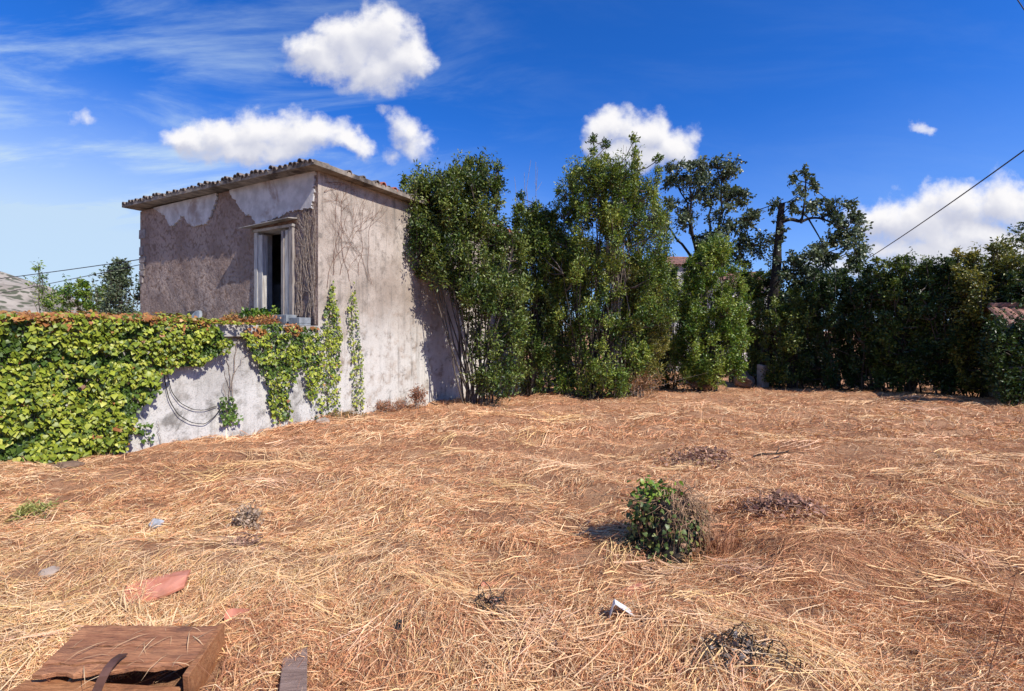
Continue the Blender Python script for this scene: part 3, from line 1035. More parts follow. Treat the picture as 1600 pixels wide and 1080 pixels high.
def shrub(name, label, cat, px, Y, outline, seed, depth=1.2, leaf=.085, n_clump=60, tints=None, n_stem=14, group=None, twig_n=30, leaf_per=18, width=.5,
          spikes=(), nspk=9, dead=0, base_w=.5, lo_fill=1.0, bark=M_BARK, csize=.40, shape=RHOMB):
    """outline: rows (py, px_left, px_right) at distance Y, from the top down; spikes: (px, py_top, py_bottom)"""
    r = np.random.default_rng(seed)
    base = ground_at(px, Y)
    rows = sorted(outline)
    pys = np.array([q[0] for q in rows], float); lf = np.array([q[1] for q in rows], float); rt_ = np.array([q[2] for q in rows], float)
    stems = []; clumps = []
    py0, py1 = pys[0], pys[-1]
    wts = np.maximum(rt_ - lf, 4)
    yy = np.linspace(py0, py1, 60)
    ww = np.interp(yy, pys, wts) * np.where(yy > py0 + .62 * (py1 - py0), lo_fill, 1)
    cdf = np.cumsum(ww); cdf /= cdf[-1]
    for k in range(n_clump):
        y = np.interp(r.random(), cdf, yy)
        a, b_ = np.interp(y, pys, lf), np.interp(y, pys, rt_)
        hw = (b_ - a) / 2 / F * Y
        cr = csize * r.uniform(.5, 1.15)
        cr = min(cr, max(.14, hw * .75))
        th = r.uniform(0, 2 * math.pi); q = math.sqrt(r.uniform(.1, 1))
        mx = max(hw - cr * r.uniform(.25, .8), 0)
        x = ((a + b_) / 2 - 800) / F * Y + q * math.cos(th) * mx
        dy_ = q * math.sin(th) * depth * min(1, hw / 1.0)
        z = H + (HZ - y) / F * Y
        clumps.append(((x, Y + dy_, max(z, base[2] + cr * .6)), cr, r.uniform(1.3, 2.5), (cr / csize) ** 1.2 * .8))
    auto = []
    for _ in range(nspk):
        sx = r.uniform(lf.min() + 8, rt_.max() - 8)
        ok = [y for y in yy if np.interp(y, pys, lf) <= sx <= np.interp(y, pys, rt_)]
        if ok:
            auto.append((sx, ok[0] - r.uniform(6, 30) * 14.0 / Y, ok[0] + 30))
    for (sx, st_, sb) in list(spikes) + auto:
        p0 = W(sx, sb, Y); p1 = W(sx + r.uniform(-4, 4), st_, Y)
        dy_ = r.uniform(-.5, .5) * depth; p0[1] += dy_; p1[1] += dy_
        L = p1[2] - p0[2]
        stems.append((curve(base + np.array((r.uniform(-.2, .2), dy_ * .3, 0)), p1, (r.uniform(-.15, .15), 0, 0), 8, r), np.linspace(.03, .004, 8)))
        m_ = max(2, int(L / .38))
        for j in range(m_):
            f_ = (j + .5) / m_
            clumps.append((p0 * (1 - f_) + p1 * f_, .24 * (1.1 - .6 * f_), 1.7, .42))
    for k in range(n_stem):
        y = r.uniform(py0 + .05 * (py1 - py0), py0 + .5 * (py1 - py0))
        a, b_ = np.interp(y, pys, lf), np.interp(y, pys, rt_)
        x = r.uniform(a + .15 * (b_ - a), b_ - .15 * (b_ - a))
        top = W(x, y, Y); top[1] += r.uniform(-.6, .6) * depth
        b0 = base + np.array((r.uniform(-base_w, base_w), r.uniform(-base_w, base_w) * .6, 0))
        b0[2] = float(ground_z(b0[0], b0[1])) - .04
        stems.append((curve(b0, top, (r.uniform(-.1, .1), r.uniform(-.1, .1), .1), 8, r), np.linspace(r.uniform(.018, .035), .005, 8)))
    root = plant(name, label, cat, tuple(base), stems, clumps, leaf, width, tints, shape, bark, twig_n, leaf_per, .95, group, seed=seed + 100, trunk_name='stem', crown_name='foliage')
    return root


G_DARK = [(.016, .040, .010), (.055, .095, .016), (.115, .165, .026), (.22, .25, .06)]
G_MID = [(.022, .056, .011), (.080, .142, .018), (.17, .235, .028), (.29, .31, .06)]
G_BRIGHT = [(.032, .085, .013), (.098, .18, .020), (.185, .265, .03), (.29, .33, .065)]
G_OLIVE = [(.05, .065, .016), (.11, .13, .024), (.20, .20, .035), (.32, .27, .06)]
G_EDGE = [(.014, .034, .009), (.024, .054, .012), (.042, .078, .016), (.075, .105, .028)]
G_GREY = [(.035, .055, .028), (.065, .095, .045), (.11, .145, .075), (.16, .19, .12)]

shrub('tall_shrub', 'dark leafy shrub leaning over the pale side wall of the house', 'shrub', 748, 12.1,
      [(268, 732, 768), (290, 676, 788), (308, 622, 798), (350, 604, 812), (395, 618, 828), (445, 658, 836), (490, 692, 836), (530, 716, 830), (590, 726, 822), (622, 728, 805)], 11,
      .75, .095, 220, G_DARK, 12, None, 28, 16, .42, spikes=((752, 252, 300), (720, 268, 320), (775, 285, 340), (690, 285, 330), (655, 300, 340)), lo_fill=.55)
shrub('tall_shrub', 'tallest dense shrub with upright leafy shoots rising above all the others', 'shrub', 920, 14.6,
      [(275, 890, 1005), (310, 866, 1025), (350, 838, 1050), (400, 828, 1066), (460, 836, 1072), (520, 846, 1058), (580, 856, 1020), (618, 866, 990)], 12,
      1.4, .10, 260, G_MID, 16, None, 26, 16, .38,
      spikes=((932, 205, 330), (945, 225, 340), (985, 220, 350), (1000, 240, 350), (915, 250, 340), (895, 265, 350), (880, 300, 370), (1022, 245, 340), (960, 265, 360), (905, 285, 370)), lo_fill=.8)
shrub('yellowing_shrub', 'yellow-green thin-leaved shrub, brown and dry at its foot, in front of the tallest one', 'shrub', 985, 14.9,
      [(430, 955, 1030), (470, 945, 1045), (530, 950, 1045), (580, 950, 1040), (605, 955, 1030)], 13, .6, .095, 80, G_OLIVE, 10, None, 28, 16, .28, lo_fill=1.0)
shrub('low_shrub', 'sparse shrub with grey hanging leaves between the house wall and the tallest shrub', 'shrub', 840, 14.9,
      [(345, 822, 862), (372, 808, 880), (440, 795, 880), (500, 795, 880), (560, 800, 880), (618, 808, 876)], 14, .7, .095, 120, G_DARK, 12, None, 28, 16, .45, lo_fill=.5,
      spikes=((812, 300, 370), (838, 315, 370)))
shrub('conical_shrub', 'bright green conical shrub beside the boulder', 'shrub', 1103, 16.8,
      [(392, 1105, 1140), (430, 1070, 1155), (480, 1050, 1165), (540, 1045, 1168), (585, 1050, 1160), (608, 1060, 1130)], 15, 1.2, .10, 165, G_BRIGHT, 12, None, 30, 17, .42, lo_fill=.9)
shrub('low_shrub', 'dark shrub filling the gap behind the conical bright one', 'shrub', 1048, 19.0,
      [(440, 1020, 1060), (500, 1005, 1085), (560, 1010, 1090), (600, 1020, 1085)], 16, .8, .10, 55, G_DARK, 8, None, 28, 15, .5)
shrub('low_shrub', 'dark shrub at the foot of the broken tree', 'shrub', 1190, 20.6,
      [(440, 1160, 1225), (490, 1150, 1240), (545, 1155, 1245), (600, 1175, 1235)], 17, .8, .11, 60, G_DARK, 8, None, 28, 15, .5)
# reddish dead twigs above the tallest shrub and beside it
def bare_brush(name, label, px, Y, n, spread, tip_lo, tip_hi, seed, mat, z_from=None):
    r = np.random.default_rng(seed)
    b0 = ground_at(px, Y)
    root = empty(name, tuple(b0)); tag(root, label, 'dead branches')
    lines = []
    for k in range(n):
        x = px + r.normal(0, spread * .3)
        e = W(px + r.uniform(-spread, spread), r.uniform(tip_hi, tip_lo), Y + r.uniform(-.4, .4))
        s_ = b0 + np.array((r.normal(0, .15), r.normal(0, .15), 0))
        c = curve(s_, e, (r.normal(0, .2), 0, .1), 9, r, .05)
        lines.append((c - b0, np.linspace(.02, .0045, 9)))
        for q in range(7):
            i_ = r.integers(4, 8)
            d = rand_dirs(1, r)[0] * .5 + np.array((0, 0, .8))
            L = r.uniform(.25, .7)
            lines.append((np.array([c[i_], c[i_] + d * L * .5 + r.normal(0, .03, 3), c[i_] + d * L]) - b0, np.array([.007, .005, .003])))
    link_mesh('twigs', tubes_mesh('twigs', lines, 4), mat, root)['kind'] = 'stuff'


bare_brush('bare_shoots', 'bundle of leafless upright brown shoots among the tallest shrub', 960, 14.4, 20, 24, 300, 225, 5, M_VINE)
bare_brush('bare_shoots', 'thin leafless reddish shoots sticking up beside the red roof end', 812, 15.2, 6, 26, 330, 245, 6, M_VINE)

# walnut-like tree behind the conical shrub
def tree_limbs(base, fork, tips, r0, seed):
    r = np.random.default_rng(seed)
    st = [(curve(base, fork, (r.normal(0, .1), 0, 0), 7, r, .05), np.linspace(r0, r0 * .7, 7))]
    for tpt in tips:
        st.append((curve(fork, tpt, (r.normal(0, .25), r.normal(0, .2), .15), 8, r, .07), np.linspace(r0 * .55, .02, 8)))
    return st


Yt = 21.5
base = ground_at(1098, Yt)
tipsA = [W(x, y, Yt + d) for x, y, d in ((1060, 285, .3), (1085, 270, -.5), (1110, 290, .8), (1140, 300, 0), (1165, 335, .4), (1045, 345, -.3), (1130, 350, -.8), (1170, 372, .2), (1075, 330, .9), (1100, 385, -.6), (1150, 395, .6), (1120, 262, 0))]
clA = []
rA = np.random.default_rng(31)
for tp in tipsA:
    for k in range(6):
        clA.append((tp + rA.normal(0, .5, 3) * np.array((1, 1, .75)), rA.uniform(.32, .62), .8, .9))
plant('leafy_tree', 'tree with large loose leaf clusters behind the conical bright shrub', 'tree', tuple(base), tree_limbs(base, W(1098, 420, Yt), tipsA, .15, 32), clA, .125, .6,
      G_GREY, LONG, M_DARKTRUNK, 20, 13, .1, None, seed=33, droop=.25)

# broken ivy-dark trunk with one living limb
Yt = 19.6
base = ground_at(1193, Yt)
r = np.random.default_rng(41)
tr = curve(base, W(1222, 318, Yt), (.02, 0, 0), 14, r, .02)
tr[0, 2] -= .1
stems = [(tr, np.linspace(.27, .12, 14) * r.uniform(.9, 1.12, 14))]
joint = W(1220, 348, Yt)
main = np.array([joint, W(1236, 340, Yt), W(1252, 349, Yt), W(1262, 340, Yt + .2), W(1285, 340, Yt), W(1305, 352, Yt)])
def smooth_line(p, rad, n=18):
    tt = np.linspace(0, len(p) - 1, n)
    q = np.stack([np.interp(tt, np.arange(len(p)), p[:, k]) for k in range(3)], -1)
    for _ in range(4):
        q[1:-1] = (q[:-2] + 2 * q[1:-1] + q[2:]) / 4
    return q, np.interp(tt, np.arange(len(p)), rad)


stems.append(smooth_line(main, np.array([.085, .075, .065, .055, .04, .025])))
stems.append((np.array([main[2], W(1258, 310, Yt), W(1259, 285, Yt), W(1257, 262, Yt)]), np.array([.05, .035, .025, .012])))
stems.append((curve(main[4], W(1318, 322, Yt + .4), (0, 0, .1), 5, r), np.linspace(.04, .012, 5)))
stems.append((curve(main[5], W(1340, 385, Yt), (.1, 0, .1), 6, r), np.linspace(.035, .012, 6)))
stems.append((curve(main[3], W(1290, 410, Yt + .5), (.15, 0, 0), 6, r), np.linspace(.035, .012, 6)))
stems.append((curve(tr[4], W(1235, 430, Yt), (.1, 0, 0), 6, r), np.linspace(.05, .012, 6)))
clB = []
for q_ in range(1, 13):
    clB.append((tr[q_] + r.normal(0, .05, 3), .30, 1.3, .3))
for (x, y, rad) in ((1257, 266, .3), (1240, 280, .28), (1272, 288, .3), (1255, 300, .4), (1238, 318, .42), (1262, 322, .42), (1285, 318, .35), (1305, 312, .4), (1325, 318, .38), (1300, 335, .42), (1335, 338, .35),
                    (1318, 355, .42), (1340, 362, .42), (1300, 372, .45), (1325, 380, .5), (1345, 390, .42), (1285, 385, .42), (1268, 395, .42), (1298, 405, .5), (1335, 408, .45), (1255, 415, .45), (1240, 405, .4),
                    (1275, 425, .5), (1310, 428, .5), (1245, 440, .5), (1228, 425, .4), (1225, 460, .5)):
    clB.append((W(x, y, Yt + r.uniform(-.7, .7)), rad * 1.1, .8, .42 if y < 330 else (.75 if y < 400 else 1.0)))
    clB.append((W(x + r.uniform(-9, 12), y + r.uniform(-4, 14), Yt + r.uniform(-1, 1)), rad * .8, .8, .2 if y < 330 else .5))
plant('broken_tree', 'dark snapped-off tree trunk with one crooked leafy limb reaching right', 'tree', tuple(base), stems, clB, .125, .6, G_GREY, LONG, M_DARKTRUNK, 26, 15, .1, None, seed=42, droop=.25, stem_k=9)

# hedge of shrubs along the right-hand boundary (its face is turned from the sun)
HEDGE = [  # px centre, Y, top px row, half-width px, label
    (1238, 19.0, 462, 48, 'leafy boundary shrub just right of the broken trunk'),
    (1300, 18.2, 444, 50, 'boundary shrub under the crooked leafy limb'),
    (1362, 17.3, 438, 52, 'boundary shrub where the overhead wire dips behind the foliage'),
    (1420, 16.4, 422, 54, 'third boundary shrub right of the broken tree with an even top'),
    (1480, 15.6, 418, 58, 'boundary shrub below the long white cloud'),
    (1545, 14.8, 402, 62, 'olive-tinged boundary shrub, the highest of its row'),
    (1612, 14.0, 446, 60, 'boundary shrub around the red roof corner at the picture edge'),
    (1700, 13.2, 440, 70, 'boundary shrub past the picture edge'),
]
for k, (px, Y, top, hw, lab) in enumerate(HEDGE):
    bt = HZ + (1.28 + .0565 * Y) / Y * F
    ol = [(top, px - hw * .35, px + hw * .3), (top + 35, px - hw * .85, px + hw * .85), (top + 90, px - hw * 1.1, px + hw * 1.1), (bt - 60, px - hw * 1.1, px + hw * 1.1), (bt - 6, px - hw * .95, px + hw * .95)]
    rr = random.Random(k)
    sp = [(px + rr.uniform(-.8, .8) * hw, top - rr.uniform(2, 28), top + 40) for _ in range(5)]
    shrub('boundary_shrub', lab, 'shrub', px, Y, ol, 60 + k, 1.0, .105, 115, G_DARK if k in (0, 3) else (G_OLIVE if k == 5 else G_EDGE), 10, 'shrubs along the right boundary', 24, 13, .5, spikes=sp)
# second, thinner row closing the hedge behind
for k, (px, Y, top, hw) in enumerate([(1270, 21.0, 455, 70), (1395, 19.3, 440, 75), (1515, 17.6, 425, 80), (1640, 16.0, 430, 90)]):
    bt = HZ + (1.28 + .0565 * Y) / Y * F
    ol = [(top, px - hw * .6, px + hw * .6), (top + 40, px - hw, px + hw), (bt - 20, px - hw, px + hw)]
    shrub('boundary_shrub', ('dark bush hidden in the second row behind the broken tree limb', 'dark bush hidden in the second row behind the wire', 'dark bush hidden in the second row under the long cloud',
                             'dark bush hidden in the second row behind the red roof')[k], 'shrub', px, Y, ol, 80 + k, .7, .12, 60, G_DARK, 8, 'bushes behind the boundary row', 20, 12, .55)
shrub('boundary_shrub', 'low dark bush in front of the red roof corner at the right edge', 'shrub', 1606, 12.0,
      [(502, 1565, 1690), (530, 1538, 1710), (600, 1530, 1710), (630, 1540, 1705)], 88, .25, .09, 130, G_EDGE, 6, None, 24, 13, .5, nspk=2, csize=.3)
shrub('low_shrub', 'dark bush closing the gap behind the tallest shrub', 'shrub', 900, 19.5,
      [(400, 850, 960), (450, 830, 985), (530, 825, 990), (600, 840, 980)], 89, .7, .12, 70, G_DARK, 6, None, 24, 14, .5)
shrub('low_shrub', 'dark bush behind the yellowing shrub, left of the grey house', 'shrub', 1010, 20.5,
      [(410, 975, 1040), (460, 960, 1060), (530, 960, 1065), (598, 970, 1055)], 90, .7, .12, 60, G_DARK, 6, None, 24, 14, .5)
shrub('low_shrub', 'dark bush between the conical shrub and the boulder, under the red roofs', 'shrub', 1150, 22.5,
      [(448, 1130, 1180), (480, 1110, 1200), (540, 1105, 1210), (596, 1115, 1200)], 94, .7, .12, 60, G_MID, 6, None, 24, 14, .5)
shrub('low_shrub', 'dark bush deep in the gap between the sparse shrub and the tallest one', 'shrub', 882, 17.6,
      [(385, 855, 915), (430, 845, 925), (500, 845, 925), (560, 850, 922), (606, 855, 915)], 95, .5, .11, 60, G_DARK, 6, None, 24, 14, .45)
# tree at the right edge
Yt = 21.0
base = ground_at(1600, Yt)
tips = [W(x, y, Yt) for x, y in ((1598, 375), (1610, 362), (1630, 352), (1650, 365), (1604, 408), (1635, 402), (1670, 392))]
rB = np.random.default_rng(51)
cl = [(tp + rB.normal(0, .3, 3), rB.uniform(.4, .6), .9, .9) for tp in tips for _ in range(3)]
plant('leafy_tree', 'dark tree cut off by the right edge of the view, above the boundary shrubs', 'tree', tuple(base), tree_limbs(base, W(1625, 440, Yt), tips, .16, 52), cl, .12, .5, G_DARK, LONG, M_DARKTRUNK, 14, 9, .2, None, seed=53)

# vegetation beyond the terrace on the left
shrub('round_tree', 'small dark round tree touching the far left house corner', 'tree', 192, 20.0,
      [(424, 182, 205), (445, 165, 222), (470, 158, 228), (520, 165, 225), (590, 175, 215)], 91, 1.0, .13, 46, G_GREY, 6, None, 20, 12, .55, csize=.5)
shrub('far_bush', 'mid green bush left of the small round tree', 'shrub', 135, 21.0,
      [(456, 115, 160), (475, 95, 175), (520, 95, 178), (590, 110, 165)], 92, 1.0, .13, 36, G_BRIGHT, 6, None, 20, 12, .5, csize=.5)
shrub('far_bush', 'yellow-green bush rising behind the ivy near the hill', 'shrub', 72, 15.0,
      [(458, 60, 78), (475, 55, 90), (500, 52, 95), (590, 55, 92)], 93, .5, .08, 18, G_BRIGHT, 6, None, 20, 12, .5, csize=.25, nspk=0, spikes=((55, 410, 460), (62, 425, 470)))

# rock, post, white hut behind
def rock(name, label, px, py, sx, sy, sz, mat, seed, sink=.3, cat='stone', loc=None):
    x, y, z = loc if loc is not None else gp(px, py)
    bm = bmesh.new()
    bmesh.ops.create_icosphere(bm, subdivisions=3, radius=1)
    r = np.random.default_rng(seed)
    k = r.uniform(0, 50)
    from mathutils import noise as mn
    cuts = [Vector(v) for v in rand_dirs(9, r)]
    for v in bm.verts:
        c = v.co.copy()
        for d in cuts:
            e = c.dot(d)
            if e > .72: c -= d * (e - .72)
        f_ = 1 + .18 * mn.noise(c * 2.2 + Vector((k, 0, 0))) + .05 * mn.noise(c * 7 + Vector((k, 0, 0)))
        v.co = Vector((c.x * sx, c.y * sy, c.z * sz)) * f_
    me = bpy.data.meshes.new(name); bm.to_mesh(me); bm.free()
    o = link_mesh(name, me, mat)
    o.location = (x, y, z + sz * (1 - 2 * sink))
    o.rotation_euler = (0, 0, r.uniform(0, 6))
    tag(o, label, cat)
    return o


rock('boulder', 'brown boulder at the edge of the field beside the grey post', 1163, 606, .48, .4, .42, M_ROCK, 1, .25, 'boulder')
x, y, z = gp(1192, 606)
mb = MB(); mb.box(-.17, .17, -.15, .15, -.1, .95, .03)
o = mb.build('grey_post', M_CONC, None, bevel=.03); o.location = (x, y, z); o.rotation_euler = (0, .03, .3)
tag(o, 'short grey concrete post at the foot of the broken tree', 'post')

# ------------------------------------------------------------------ houses behind
def bg_house(label, Y, px0, px1, py_eave, py_ridge, depth, wallm, roofm, seed, rot=0.0):
    x0, x1 = (px0 - 800) / F * Y, (px1 - 800) / F * Y
    zg = float(ground_z((x0 + x1) / 2, Y)) - .1
    ze, zr_ = H + (HZ - py_eave) / F * Y, H + (HZ - py_ridge) / F * Y
    cx, w = (x0 + x1) / 2, (x1 - x0) / 2
    root = empty('village_house', (cx, Y, zg), rot); tag(root, label, 'house')
    ze -= zg; zr_ -= zg
    mb = MB()
    mb.add([(-w, 0, 0), (w, 0, 0), (w, depth, 0), (-w, depth, 0), (-w, 0, ze), (w, 0, ze), (w, depth, ze), (-w, depth, ze), (-w, depth / 2, zr_ - .08), (w, depth / 2, zr_ - .08)],
           [(0, 1, 5, 4), (1, 2, 6, 9, 5), (2, 3, 7, 6), (3, 0, 4, 8, 7), (4, 5, 9, 8), (6, 7, 8, 9)])
    mb.build('wall', wallm, root)
    ov = .35
    sl = (zr_ - ze) / (depth / 2)
    V = []; Fq = []
    for sgn in (0, 1):
        n = int(2 * (w + ov) / .22) * 4
        xs_ = np.linspace(-w - ov, w + ov, n + 1)
        hh = .05 * np.abs(np.sin(np.arange(n + 1) * math.pi / 4))
        for (yy, zz) in (((-ov), ze - ov * sl + .06), (depth / 2, zr_ + .06)):
            if sgn: yy = depth - yy
            V += [(a, yy, zz + b_) for a, b_ in zip(xs_, hh)]
        o_ = sgn * 2 * (n + 1)
        Fq += [(o_ + i, o_ + i + 1, o_ + n + 1 + i + 1, o_ + n + 1 + i) for i in range(n)]
    me = bpy.data.meshes.new('roof'); me.from_pydata(V, [], Fq)
    link_mesh('roof', me, roofm, root)
    mb = MB(); mb.box(-w - .3, w + .3, depth / 2 - .12, depth / 2 + .12, zr_ + .05, zr_ + .18)
    mb.build('ridge_cap', roofm, root, bevel=.03)


M_FARROOF = noise_mat('far_roof', (.21, .10, .075), (.30, .16, .12), 5, .9, .4, 40, .004, c3=(.15, .09, .075))
M_GREYWALL = noise_mat('grey_house_wall', (.30, .29, .29), (.40, .39, .385), 1.5, .95, .3, 20, .01)
M_WHITEWALL = noise_mat('white_house_wall', (.60, .58, .55), (.70, .68, .65), 1.5, .95, .3, 20, .01)
bg_house('grey walled house with a red roof seen between the tallest and the conical shrub', 30, 1052, 1099, 414, 396, 5, M_GREYWALL, M_FARROOF, 1, .12)
bg_house('pale house with a red roof seen left of the broken trunk', 34, 1145, 1200, 446, 420, 7, M_WHITEWALL, M_FARROOF, 2, -.15)
bg_house('low red tiled roof showing between the boundary shrubs at the right edge', 12.5, 1613, 1720, 503, 479, 2.0, M_GREYWALL, M_FARROOF, 3, -.5)
x, y, z = (1228 - 800) / F * 22.5, 22.5, 0
mb = MB(); mb.box(-1.6, 1.6, 0, .25, -1.6, 1.25)
o = mb.build('white_wall', M_WHITEWALL); o.location = (x, y, z); o.rotation_euler = (0, 0, -.3)
tag(o, 'white garden wall glimpsed through the leaves right of the broken trunk', 'wall')

# ------------------------------------------------------------------ overhead wires
def wire(label, p0, p1, sag, rad, group=None, n=24):
    p0 = np.array(p0); p1 = np.array(p1)
    tt = np.linspace(0, 1, n)[:, None]
    pts = p0 * (1 - tt) + p1 * tt; pts[:, 2] -= (sag * 4 * tt * (1 - tt))[:, 0]
    o = link_mesh('overhead_wire', tubes_mesh('overhead_wire', [(pts - p0, rad)], 6), M_WIRE)
    o.location = tuple(p0)
    tag(o, label, 'wire', group)


wire('black overhead wire rising to the right above the boundary shrubs', W(1340, 414, 30.0), W(1760, 118, 11), .15, .022)
wire('short piece of overhead wire crossing the top right corner', W(1520, -105, 12), W(1760, 255, 12), .0, .012)
wire('upper thin wire from the left edge to the house corner', W(-320, 466, 17.0), W(222, 405, 13.0), .12, .012)
wire('lower thin wire from the bushes to the house corner', W(-250, 500, 19.0), W(222, 413, 13.0), .1, .010)

# ------------------------------------------------------------------ ivy
I_GREEN = np.array([(.07, .11, .015), (.17, .22, .022), (.30, .34, .035), (.46, .46, .09)])
I_DARK = np.array([(.05, .10, .018), (.09, .16, .025), (.15, .23, .035)])
I_RUST = np.array([(.20, .075, .03), (.34, .13, .045), (.40, .20, .06), (.32, .22, .07)])


def pick(tints, r, n):
    k = np.clip(r.normal(.5, .27, n), 0, .999) * (len(tints) - 1)
    i0 = k.astype(int); fr = (k - i0)[:, None]
    return (tints[i0] * (1 - fr) + tints[np.minimum(i0 + 1, len(tints) - 1)] * fr) * r.uniform(.8, 1.18, (n, 1))


def inside(poly, x, y):
    x = np.asarray(x); y = np.asarray(y)
    c = np.zeros(x.shape, bool); n = len(poly)
    for i in range(n):
        x1, y1 = poly[i]; x2, y2 = poly[(i + 1) % n]
        cond = ((y1 > y) != (y2 > y))
        with np.errstate(divide='ignore', invalid='ignore'):
            xx = (x2 - x1) * (y - y1) / (y2 - y1 + 1e-12) + x1
        c ^= cond & (x < xx)
    return c


def ivy_on_wall(label, poly_px, n, size, thick, seed, tints, big=0, bulge=0.05, rust_above=None, group=None, edge=.08, thin=0.0):
    """leaves over a region of the s-z plane of the side wall, layered outward"""
    r = np.random.default_rng(seed)
    poly = [right_pt(*p) for p in poly_px]
    ps = np.array(poly)
    (s0, z0), (s1, z1) = ps.min(0), ps.max(0)
    S = r.uniform(s0, s1, n * 6); Z = r.uniform(z0, z1, n * 6)
    js = S + (fbm(S * 3, Z * 3, seed, 3) - .5) * edge * 4; jz = Z + (fbm(S * 3, Z * 3, seed + 9, 3) - .5) * edge * 4
    k = inside(poly, js, jz)
    k &= r.random(n * 6) < np.interp(Z, [z0, z0 + thin * (z1 - z0), z1], [1 - .75 * (thin > 0), 1, 1])
    S, Z = S[k][:n], Z[k][:n]; n = len(S)
    puff = fbm(S * 2.2, Z * 2.6, seed + 3, 3)
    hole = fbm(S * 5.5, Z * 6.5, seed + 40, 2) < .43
    D = .015 + thick * (.2 + 1.2 * puff) * np.where(hole, r.uniform(.0, .45, n), r.uniform(.35, 1.05, n))
    x, y = to_world(S, -D - bulge * np.clip((Z - z0) / (z1 - z0), 0, 1))
    nrm_w = np.array((-B[0], -B[1], 0))
    pos = np.stack([x, y, Z], -1)
    d = np.stack([A[0] * r.normal(0, .55, n), A[1] * r.normal(0, .55, n), -r.uniform(.35, 1.1, n)], -1) + nrm_w * r.uniform(.0, .7, (n, 1))
    nn = nrm_w * 1.0 + np.array((0, 0, .55)) + r.normal(0, .7, (n, 3))
    sz = size * r.choice([.6, .85, 1.1, 1.5], n, p=[.25, .35, .28, .12]) * r.uniform(.8, 1.2, n)
    tn = pick(tints, r, n)
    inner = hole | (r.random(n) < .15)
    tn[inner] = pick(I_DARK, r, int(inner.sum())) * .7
    if rust_above is not None:
        ra = Z + (fbm(S * 1.5, Z * 4, seed + 5, 3) - .5) * .22 + r.normal(0, .05, n)
        m_ = ra > rust_above
        tn[m_] = pick(I_RUST, r, int(m_.sum()))
    rm = r.random(n) < .010
    tn[rm] = pick(I_RUST, r, int(rm.sum()))
    return pos, d, nn, sz, tn


ivy_meshes = []
rl = np.random.default_rng(5)
for k in range(10):
    tn = pick(I_GREEN, rl, 1) if k < 8 else pick(I_RUST, rl, 1)
    v = IVY[0].copy(); v[:, 1] *= rl.uniform(.85, 1.15); v[:, 2] += rl.normal(0, .03, len(v))
    me = np_mesh('ivy_leaf', v, IVY[1], np.repeat(tn, len(v), 0)); me.materials.append(M_IVY)
    ivy_meshes.append(me)


def build_ivy(label, base, sets, n_parts, seed, stems=(), group=None):
    root = empty('ivy', base); tag(root, label, 'ivy', group)
    b0 = np.array(base)
    pos, d, nn, sz, tn = [np.concatenate([s_[k] for s_ in sets]) for k in range(5)]
    n = len(pos)
    # the leaves that show largest, outermost and nearest, become objects of their own
    s_, t_ = to_local(pos[:, 0], pos[:, 1])
    score = sz / (np.hypot(pos[:, 0], pos[:, 1]) + 1e-6) * np.clip(-t_, 0.02, .5) ** .5
    vis = (pos[:, 0] / pos[:, 1] > -1.1)
    score = np.where(vis, score, 0)
    idx = np.argsort(-score)[:n_parts]
    rest = np.ones(n, bool); rest[idx] = False
    me = leaf_mesh('foliage', pos[rest] - b0, d[rest], nn[rest], sz[rest], 1.0, tn[rest], IVY)
    o = link_mesh('foliage', me, M_IVY, root); o['kind'] = 'stuff'
    for i_ in idx:
        dd = Vector(d[i_]).normalized(); sd = Vector(nn[i_]).cross(dd).normalized(); up = dd.cross(sd)
        rust = tn[i_][0] > tn[i_][1]
        me = ivy_meshes[(8 + i_ % 2) if rust else i_ % 8]
        lo = bpy.data.objects.new('leaf', me)
        lo.parent = root
        lo.matrix_basis = Matrix.Translation(Vector(pos[i_] - b0)) @ Matrix((dd, sd, up)).transposed().to_4x4() @ Matrix.Scale(float(sz[i_]), 4)
        COL.objects.link(lo)
    if stems:
        link_mesh('stem', tubes_mesh('stem', [(np.asarray(p) - b0, rad) for p, rad in stems], 5), M_VINE, root)
    return root


def wall_stem(pts, rad, dist=.02, r=None):
    out = []
    for (px, py) in pts:
        s, z = right_pt(px, py); x, y = to_world(s, -dist); out.append((x, y, z))
    out = np.array(out)
    # densify
    tt = np.linspace(0, len(out) - 1, len(out) * 4)
    dn = np.stack([np.interp(tt, np.arange(len(out)), out[:, k]) for k in range(3)], -1)
    if r is not None: dn[1:-1] += r.normal(0, .012, dn[1:-1].shape)
    return dn, np.linspace(rad, rad * .4, len(dn))


big_poly = [(-330, 500), (-330, 905), (-150, 800), (0, 742), (70, 725), (140, 715), (183, 706), (196, 664), (222, 620), (246, 590), (285, 568), (330, 556), (352, 532), (330, 516), (250, 494), (100, 492)]
sets = [ivy_on_wall('', big_poly, 14500, .050, .20, 21, I_GREEN, bulge=.14, rust_above=H + .14)]
